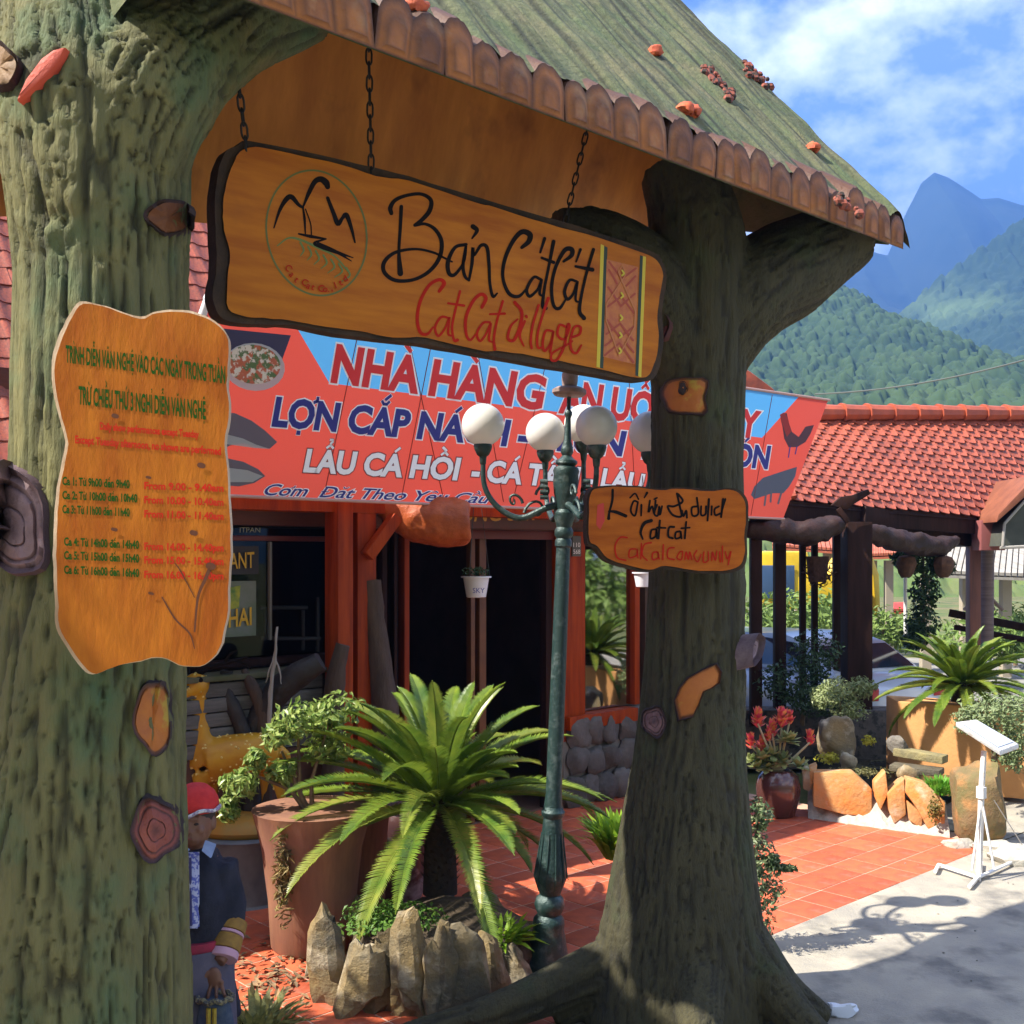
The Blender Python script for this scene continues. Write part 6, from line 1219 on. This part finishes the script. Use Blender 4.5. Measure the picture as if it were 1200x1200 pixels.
# right neighbour: gable with orange verge
gb = thing('gable_shed', 'dark gabled lean-to with an orange tiled verge at the right edge', 'building', P(1190,760,13.2)*np.array([1,1,0]))
g = G(); g.slab([P(1168,612,13.2), P(1170,603,13.2), P(1215,556,13.2), P(1215,570,13.2)], (.1,1.8,0)); obj('verge', g, mat('orange_verge', (.24,.08,.04), (.17,.055,.03), scale=6, rough=.6), gb, bevel=.01)
g = G(); g.slab([P(1172,640,13.3), P(1176,614,13.3), P(1215,570,13.3), P(1215,638,13.3)], (.1,1.7,0)); obj('gable_panel', g, mat('grey_green_panel', (.07,.075,.06), (.045,.05,.04), scale=4, rough=.7), gb)
g = G()
for a, b in (((1175,640),(1177,614)),((1177,614),(1215,571)),((1172,642),(1215,640))): g.tube([P(*a, 13.25), P(*b, 13.25)], .018, 6)
obj('panel_trim', g, mat('grey_trim', (.30,.28,.25), rough=.6), gb)
g = G(); g.box(P(1208,700,14), (.1,.1,2.4)); obj('post', g, DARKW, gb)
# carved bird finial near the eave
g = G(); g.slab([P(975,592,12.3), P(986,582,12.3), P(1000,580,12.3), P(1018,573,12.3), P(1020,579,12.3), P(1002,590,12.3), P(992,598,12.3)], (0,.08,0)); g.bar(P(982,596,12.3), P(994,612,12.3), .05, .06); tagged(obj('carved_finial', g, DARKW, loc=P(995,600,12.3), bevel=.008), 'dark carved bird-like finial jutting from the left eave of the pavilion', 'ornament')
# hanging wicker lantern, ivy column and baskets
t = thing('wicker_lantern', 'ragged brown wicker lantern hanging between the slim pavilion posts', 'lantern', P(958,640,12.9)); g = G(); g.tube([P(958,652,12.9), P(958,682,12.9)], [.13,.10], 10); g.tube([P(958,620,12.9), P(958,652,12.9)], .008, 5); obj('shade', g, mat('brown_wicker', (.13,.07,.055), (.07,.04,.03), scale=30, rough=.9), t)
obj('tassels', leaves(P(960,672,12.9), (.20,.15,.16), 120, .10, 71, .25, .3, .5, -.3), mat('brown_wicker', (.13,.07,.055)), t, smooth=0, fixn=False)
VN = leafmat('dark_ivy', (.018,.04,.015), (.05,.10,.03), .45, .2)
bush('ivy_column', 'dark ivy growing around a hanging pole between the pavilion posts', 'vine', P(1082,752,13.4), [(P(1082,660,13.4), (.26,.2,.22)), (P(1084,695,13.4), (.19,.2,.25)), (P(1080,730,13.4), (.20,.2,.25)), (P(1072,748,13.4), (.16,.2,.16)), (P(1060,655,13.4), (.16,.14,.12)), (P(1104,665,13.4), (.14,.14,.12))], VN, .085, 2300, [([P(1082,760,13.4), P(1082,640,13.4)], .03)], seed=73, gap=.36)
for x, lab in ((1062, 'brown basket hanging left of the ivy column'), (1106, 'brown basket hanging right of the ivy column')):
    g = G(); g.lathe([(.05,-.14),(.09,-.08),(.12,.02),(.10,.10),(.04,.12)], P(x,663,13.2), 12); v = np.array(g.v); v += (fbm(v*20, 2, 3)[:, None]-.5)*.03; g.v = [tuple(q) for q in v]; tagged(obj('hanging_basket', g, mat('brown_basket', (.12,.055,.03), (.06,.03,.02), scale=20, rough=.9), loc=P(x,650,13.2)), lab, 'basket', 'baskets hanging by the ivy')
tagged(obj('white_pole', G().tube([P(1061,664,14.2), P(1061,748,14.2)], .022, 10), mat('white_pole_paint', (.74,.74,.70), rough=.5), loc=P(1061,748,14.2)), 'thin white pole standing left of the ivy column', 'pole')
tagged(obj('dark_rail', G().bar(P(1112,718,14.6), P(1215,738,14.2), .08, .10).bar(P(1118,735,14.6), P(1215,752,14.2), .06, .07), DARKW, loc=P(1160,740,14.4), bevel=.005), 'dark timber railing behind the right cycad', 'railing')
# ================================================================= CARS
def car(label, c, rot, paint, sc=1.0):
    t = thing('parked_car', label, 'car', c, 'cars parked behind the pavilion'); ux = np.array([math.cos(rot), math.sin(rot), 0]); uy = np.array([-math.sin(rot), math.cos(rot), 0]); c = np.array(c, float)
    def W3(x, y, z): return c+(ux*x+uy*y+ZU*z)*sc
    # stations: x, half width, sill z, belt z, shoulder
    prof_ = [(-2.2,.68,.42,.62,.72),(-2.1,.80,.30,.80,.86),(-1.6,.86,.24,.84,.96),(-.8,.88,.22,.86,.98),(0,.89,.22,.86,.98),(.9,.88,.22,.86,1.0),(1.6,.86,.26,.86,1.0),(2.05,.80,.32,.84,.96),(2.2,.70,.42,.72,.84)]
    v = []; n_ = 9
    for x, w, z0, z1, zt in prof_:
        for y, z in ((-w*.9,z0),(-w,z0+.12),(-w,z1-.08),(-w*.96,z1+.03),(-w*.80,zt),(0,zt+.03),(w*.80,zt),(w*.96,z1+.03),(w,z1-.08),(w,z0+.12),(w*.9,z0)): v.append(W3(x, y, z))
    n_ = 11; g = G(); g.add(v, [(i*n_+k, i*n_+(k+1)%n_, (i+1)*n_+(k+1)%n_, (i+1)*n_+k) for i in range(len(prof_)-1) for k in range(n_)]+[tuple(range(n_)), tuple(len(v)-1-k for k in range(n_))]); obj('body', g, paint, t, smooth=50)
    ca = [(-1.25,.80,1.0),(-.55,.66,1.42),(.75,.66,1.46),(1.25,.68,1.34),(1.75,.76,1.02)]
    v = []
    for x, w, z in ca: v += [W3(x,-w-.04,.97), W3(x,-w,z), W3(x,0,z+.03), W3(x,w,z), W3(x,w+.04,.97)]
    g = G(); g.add(v, [(i*5+k, i*5+k+1, (i+1)*5+k+1, (i+1)*5+k) for i in range(4) for k in range(4)]+[(0,1,2,3,4),(20,21,22,23,24)]); obj('cabin', g, paint, t, smooth=30)
    CG = mat('car_glass', (.02,.035,.06), rough=.08, spec=.7)
    def pane(nm, pts): obj(nm, G().slab([W3(*p) for p in pts], (ux*0+uy*0+ZU*.001)), CG, t, smooth=0)
    pane('rear_window', [(1.34,-.60,1.33),(1.34,.60,1.33),(1.74,.68,1.06),(1.74,-.68,1.06)]); pane('windscreen', [(-.62,-.60,1.40),(-.62,.60,1.40),(-1.2,.72,1.05),(-1.2,-.72,1.05)])
    for s_ in (-1, 1):
        pane('side_window', [(-.45,s_*.70,1.38),(.30,s_*.70,1.40),(.30,s_*.80,1.04),(-.95,s_*.83,1.04)]); pane('side_window', [(.38,s_*.70,1.40),(.95,s_*.70,1.36),(1.35,s_*.79,1.06),(.38,s_*.80,1.04)])
        g = G(); g.box(W3(2.14, s_*.62, .80), (.14*sc, .26*sc, .16*sc), (ux, uy, ZU)); obj('tail_light', g, mat('tail_light_red', (.40,.015,.02), rough=.2), t, bevel=.02)
        for x in (-1.35, 1.35):
            g = G(); g.lathe([(.20,-.10),(.32,-.10),(.33,-.07),(.33,.07),(.32,.10),(.20,.10)], W3(x, s_*.80, .33), 20, uy); w_ = obj('wheel', g, mat('tyre_rubber', (.02,.02,.02), rough=.8), t); g = G(); g.lathe([(.05,-.07),(.20,-.06),(.20,.06),(.05,.07)], W3(x, s_*.82, .33), 14, uy); obj('rim', g, mat('alloy_rim', (.4,.4,.42), rough=.3, metal=.8), w_)
    g = G(); g.box(W3(2.18, 0, .48), (.10*sc, 1.5*sc, .22*sc), (ux, uy, ZU)); obj('bumper', g, paint, t, bevel=.03); return t
SILV = mat('silver_blue_paint', (.58,.63,.74), rough=.28, metal=.1, coat=.8); PALE = mat('pale_blue_paint', (.50,.56,.66), rough=.3, metal=.2, coat=.8)
car('silver blue car seen past the thick dark post, red tail light showing', np.array([3.63,15.0,0]), R_(-60), SILV, .96)
car('pale blue car glimpsed between the slim pavilion posts', P(888,0,15.6)*np.array([1,1,0])+np.array([-.3,.6,0]), R_(-160), PALE, .92)
tagged(obj('parking_ground', G().add([np.array([-2,12.7,-.02]), np.array([14,12.7,-.02]), np.array([16,26,-.02]), np.array([-2,26,-.02])], [(0,1,2,3)]), mat('parking_concrete', (.28,.27,.24), (.18,.17,.15), scale=1.5, rough=.9)), kind='structure')
# ================================================================= EXCAVATOR
YEX = mat('excavator_yellow', (.72,.48,.02), (.60,.38,.02), scale=4, rough=.45); ex = thing('excavator', 'yellow excavator standing beyond the parked cars', 'excavator', P(945,760,24)*np.array([1,1,0])); EY = 24
g = G(); g.box(P(950,692,EY), (1.9,1.6,.75)); obj('engine_housing', g, YEX, ex, bevel=.08)
g = G(); g.box(P(913,676,EY-.2), (1.0,1.1,1.1)); obj('cab', g, YEX, ex, bevel=.1); g = G(); g.box(P(910,682,EY-.8), (.75,.06,.7)); obj('cab_window', g, mat('blue_cab_glass', (.05,.09,.17), rough=.15), ex, bevel=.02)
g = G(); g.tube([P(965,690,EY), P(990,655,EY), P(1012,650,EY), P(1020,675,EY), P(1024,712,EY)], [.24,.26,.22,.19,.14], 4); obj('boom', g, YEX, ex, bevel=.02)
g = G(); g.slab([P(1012,708,EY), P(1028,706,EY), P(1030,722,EY), P(1018,726,EY)], (0,.7,0)); obj('bucket', g, YEX, ex, bevel=.03)
for dy in (-.7, .9): g = G(); g.slab([P(900,735,EY+dy), P(905,722,EY+dy), P(975,722,EY+dy), P(982,735,EY+dy), P(972,748,EY+dy), P(908,748,EY+dy)], (0,.45,0)); obj('track', g, mat('tyre_rubber', (.02,.02,.02)), ex, bevel=.03)
# red roofed stall, far roofs, boat-shaped red awning
FR = mat('far_orange_roof', (.55,.16,.07), (.42,.10,.05), scale=2, stretch=(4,1,1), rough=.6, bump=.4)
def far_roof(label, a, b, c, d_, Y0, Y1, m=FR, wall=(.35,.30,.22)):
    A, B = P(*a, Y0), P(*b, Y0); C, D = P(*c, Y1), P(*d_, Y1); t = thing('far_house', label, 'building', (A+B)/2*np.array([1,1,0])); n = 16; g = G()
    for i in range(n): u0, u1 = i/n, (i+.8)/n; g.slab([A+(B-A)*u0, A+(B-A)*u1, D+(C-D)*u1, D+(C-D)*u0], (0,0,.06))
    g.slab([A-ZU*.03, B-ZU*.03, C-ZU*.03, D-ZU*.03], (0,0,-.05)); obj('roof', g, m, t, smooth=0); g = G()
    x0, x1 = A+(B-A)*.08+np.array([0,1,0]), A+(B-A)*.92+np.array([0,1,0]); x0[2] = x1[2] = -.1; h = A[2]-.05
    for q in (x0, x1, (x0+x1)/2): g.box(q+ZU*(h/2), (.18,.18,h+.1))
    obj('post', g, mat('far_post', wall, rough=.8), t); return t
far_roof('orange roof far beyond the slim pavilion posts', (905,640), (990,646), (985,628), (905,624), 27, 31)
far_roof('orange and white roof seen just right of the thick dark post', (1015,652), (1062,650), (1056,628), (1016,630), 26, 30)
far_roof('grey corrugated roof beyond the ivy column', (1098,672), (1215,676), (1215,640), (1110,628), 21, 25, mat('grey_corrugated', (.42,.38,.32), (.28,.25,.2), scale=2, stretch=(4,1,1), rough=.7))
far_roof('little red awning left of the white pole', (1040,716), (1062,716), (1060,708), (1040,708), 30, 32, mat('red_awning', (.60,.06,.04), rough=.6))
g = G()
for i, (px, py) in enumerate(((1130,700),(1145,690),(1165,700),(1175,712))): g.tube([P(1150,690,18), P(px,715,18)], .03, 6)
tagged(obj('sawhorse_rack', g, mat('grey_brown_timber', (.18,.13,.10), rough=.8), loc=P(1150,720,18)), 'dark timber trestle behind the right pavilion posts', 'rack')
# bright bushes beyond the parking
HB = leafmat('hill_bush_leaf', (.10,.17,.035), (.19,.27,.06), .6, .2, 2)
for i, (px, py, Y, r, lab) in enumerate(((893,730,20,.9,'green bush behind the leftmost slim post'),(930,725,21,1.0,'green bush below the excavator cab'),(965,722,22,1.0,'green bush below the excavator housing'),(1035,735,23,.8,'green bush just right of the thick dark post'),(1150,745,20,.8,'green bush between the right cycad and the railing'),(1190,735,24,1.0,'green bush at the right picture edge beyond the railing'))):
    bush('hedge_bush', lab, 'bush', P(px,py,Y)*np.array([1,1,0]), [(P(px,py,Y), (r,r,r*.55)), (P(px+18,py+8,Y), (r*.7,r*.7,r*.45))], HB, .16, 1100, [([P(px,py,Y)*np.array([1,1,0]), P(px,py,Y)], .05)], seed=90+i, gap=.35, group='green bushes beyond the parking ground')
# plants added behind the glass right of the door, in place of reflected foliage
gpos = FPl(-1.2)
bush('reflection_greenery', 'green leafy plants added behind the window glass right of the black doorway for reflected foliage', 'plant', gpos.hit(715,800)*np.array([1,1,0])+ZU*.02, [(gpos.hit(712,665), (.28,.2,.25)), (gpos.hit(725,700), (.3,.2,.3)), (gpos.hit(706,720), (.2,.2,.2))], leafmat('window_plant_leaf', (.22,.36,.12), (.34,.48,.22), .5, .35), .06, 1500, [([gpos.hit(715,800)*np.array([1,1,0]), gpos.hit(715,690)], .03)], seed=99, gap=.4)
# power line
g = G(); A, B = P(955,462,30), P(1215,418,26); g.tube([A+(B-A)*t-ZU*.5*4*t*(1-t)*.35 for t in np.linspace(0, 1, 20)], .022, 5); 
tagged(obj('power_cable', g, mat('dark_cable', (.10,.11,.10), rough=.7), loc=A), 'thin sagging overhead cable crossing in front of the hills', 'cable')
# ================================================================= HILLS AND MOUNTAINS
def worley(x, y, seed):
    """distance to the nearest of jittered tree positions on a unit grid, and its random value"""
    ix, iy = np.floor(x).astype(np.int64), np.floor(y).astype(np.int64); best = np.full(x.shape, 9.); rv = np.zeros(x.shape)
    for a in (-1, 0, 1):
        for b in (-1, 0, 1):
            cx = ix+a+_h(ix+a, iy+b, ix*0, seed)*.9; cy = iy+b+_h(ix+a, iy+b, ix*0, seed+1)*.9; d = (x-cx)**2+(y-cy)**2; k = d < best
            best = np.where(k, d, best); rv = np.where(k, _h(ix+a, iy+b, ix*0, seed+2), rv)
    return np.sqrt(best), rv
def ridge(name, line, Y, run, m, rough_amp, nx, ny, back, fr, seed, foot=0, trees=0., treef=.1, drift=0.):
    """terrain below a skyline: line = skyline pixels at distance Y; slopes down towards us by run metres"""
    xs = np.array([p[0] for p in line], float); ys = np.array([p[1] for p in line], float)
    U, V = np.meshgrid(np.linspace(0, 1, nx), np.linspace(0, 1, ny)); PX = xs[0]+(xs[-1]-xs[0])*U; ZR = CAMZ+(HY-np.interp(PX, xs, ys))/FPX*Y
    YY = Y-run*(V*(1+back)-back); X = (PX-600)/FPX*Y; t = (Y-YY)/run
    Z = np.where(t >= 0, ZR*(1-np.clip(t, 0, 1)**.85)-1.6*np.clip(t, 0, 1), ZR*(1-.6*np.clip(-t/max(back, .01), 0, 1)))
    p3 = np.stack([X, YY, Z*0], -1); spur = (1-np.abs(2*noise(np.stack([X*fr*1.6, YY*fr*.55, X*0], -1), seed+3)-1))-.6
    Z = Z + rough_amp*((fbm(p3*fr, 6, seed)-.5)*1.6+spur*.8)*np.clip(np.abs(t)*5, .06, 1)*np.clip((1.03-t)*5, 0, 1)
    v = np.stack([X, YY, Z], -1); trees = trees*np.clip((1-t)*7, 0, 1)
    if np.max(trees) > 0:
        d, rv = worley(X*treef+.3*noise(p3*treef, 3), YY*treef*.8, seed+9); v[..., 2] += trees*np.sqrt(np.clip(1-d*d*1.7, 0, 1))*(.2+1.2*rv**2) + trees*1.2*fbm(p3*treef*1.7, 4, seed+12) + trees*1.5*fbm(p3*treef*.3, 3, seed+13)
    v = v.reshape(-1, 3); f = [(j*nx+i, j*nx+i+1, (j+1)*nx+i+1, (j+1)*nx+i) for j in range(ny-1) for i in range(nx-1)]
    o = tagged(obj(name, (v, f), m, smooth=180, fixn=False), kind='structure')
    if np.max(trees) > 0: at = o.data.attributes.new('kindof', 'FLOAT', 'POINT'); at.data.foreach_set('value', np.clip(rv.ravel()*1.3-.3, 0, 1)*np.clip(1.2-d.ravel(), 0, 1))
    return o
HM = mat('near_forest', (.012,.034,.012), (.030,.060,.018), scale=.03, rough=.95, c3=(.075,.11,.03), s3=.014, f3=(.56,.72), detail=10, attr='kindof', attrc=(.045,.08,.022))
HM2 = mat('mid_forest', (.012,.032,.012), (.028,.055,.018), scale=.02, rough=.95, c3=(.10,.15,.045), s3=.008, f3=(.54,.68), detail=9)
HM3 = mat('far_forest', (.010,.024,.016), (.024,.038,.022), scale=.010, rough=.95, detail=8)
ridge('lower_hillside', [(600,620),(860,600),(960,640),(1050,655),(1130,640),(1200,625),(1400,600)], 120, 60, mat('lower_hillside_green', (.07,.12,.03), (.13,.17,.05), scale=.25, rough=.95, c3=(.20,.17,.09), s3=.06, f3=(.58,.7), detail=8), 2, 520, 140, .3, .05, 4, 0, 1.3, .6)
ridge('near_hill', [(560,400),(800,360),(875,345),(905,332),(945,330),(985,348),(1040,390),(1100,440),(1160,482),(1260,540),(1400,620)], 430, 300, HM, 12, 800, 560, .3, .010, 11, 0, 2.6, .36)
ridge('middle_hill', [(700,520),(900,500),(1000,440),(1030,405),(1060,372),(1100,335),(1150,300),(1200,262),(1300,215),(1400,180)], 780, 360, HM2, 36, 620, 400, .3, .0058, 23, 0, 3.6, .2)
ridge('far_mountain', [(500,330),(700,300),(860,318),(900,330),(960,300),(1000,290),(1040,300),(1062,250),(1080,215),(1095,203),(1112,210),(1130,222),(1150,236),(1170,235),(1200,243),(1260,225),(1450,280)], 1500, 700, HM3, 120, 560, 300, .3, .0046, 37, 0)
ridge('far_valley_slope', [(700,300),(900,310),(960,318),(1000,350),(1060,400),(1120,470),(1300,600)], 1100, 400, HM3, 45, 300, 160, .3, .005, 45, 0)
# unseen wooded bank behind the viewer, added to cut the sky fill
g = G(); 
def bank(u, v):
    x = -45+100*u; y = -9-34*v; return np.array([x, y, 15*min(1, v*1.6)**.8*(.8+.5*fbm(np.array([[x*.08, y*.08, 0]]), 3, 5)[0]) + 1.6*fbm(np.array([[x*.6, y*.6, 0]]), 3, 8)[0]-.9])
g.grid(bank, 120, 50); tagged(obj('unseen_bank', g, mat('bank_foliage', (.03,.06,.02), (.07,.11,.03), scale=1.2, rough=.95), smooth=60), kind='structure')
# ================================================================= HAZE
hz = bpy.data.materials.new('haze'); hz.use_nodes = True; hn = hz.node_tree; hn.nodes.clear(); hv = hn.nodes.new('ShaderNodeVolumePrincipled'); ho = hn.nodes.new('ShaderNodeOutputMaterial')
hv.inputs['Density'].default_value = .00062; hv.inputs['Color'].default_value = (.14,.36,.97,1); hv.inputs['Anisotropy'].default_value = .2; hn.links.new(hv.outputs[0], ho.inputs['Volume'])
tagged(obj('haze', G().box((0, 980, 349), (3900, 2160, 702)), hz, smooth=0), 'bluish mountain air between the gate and the far hills', 'haze', kind='stuff')
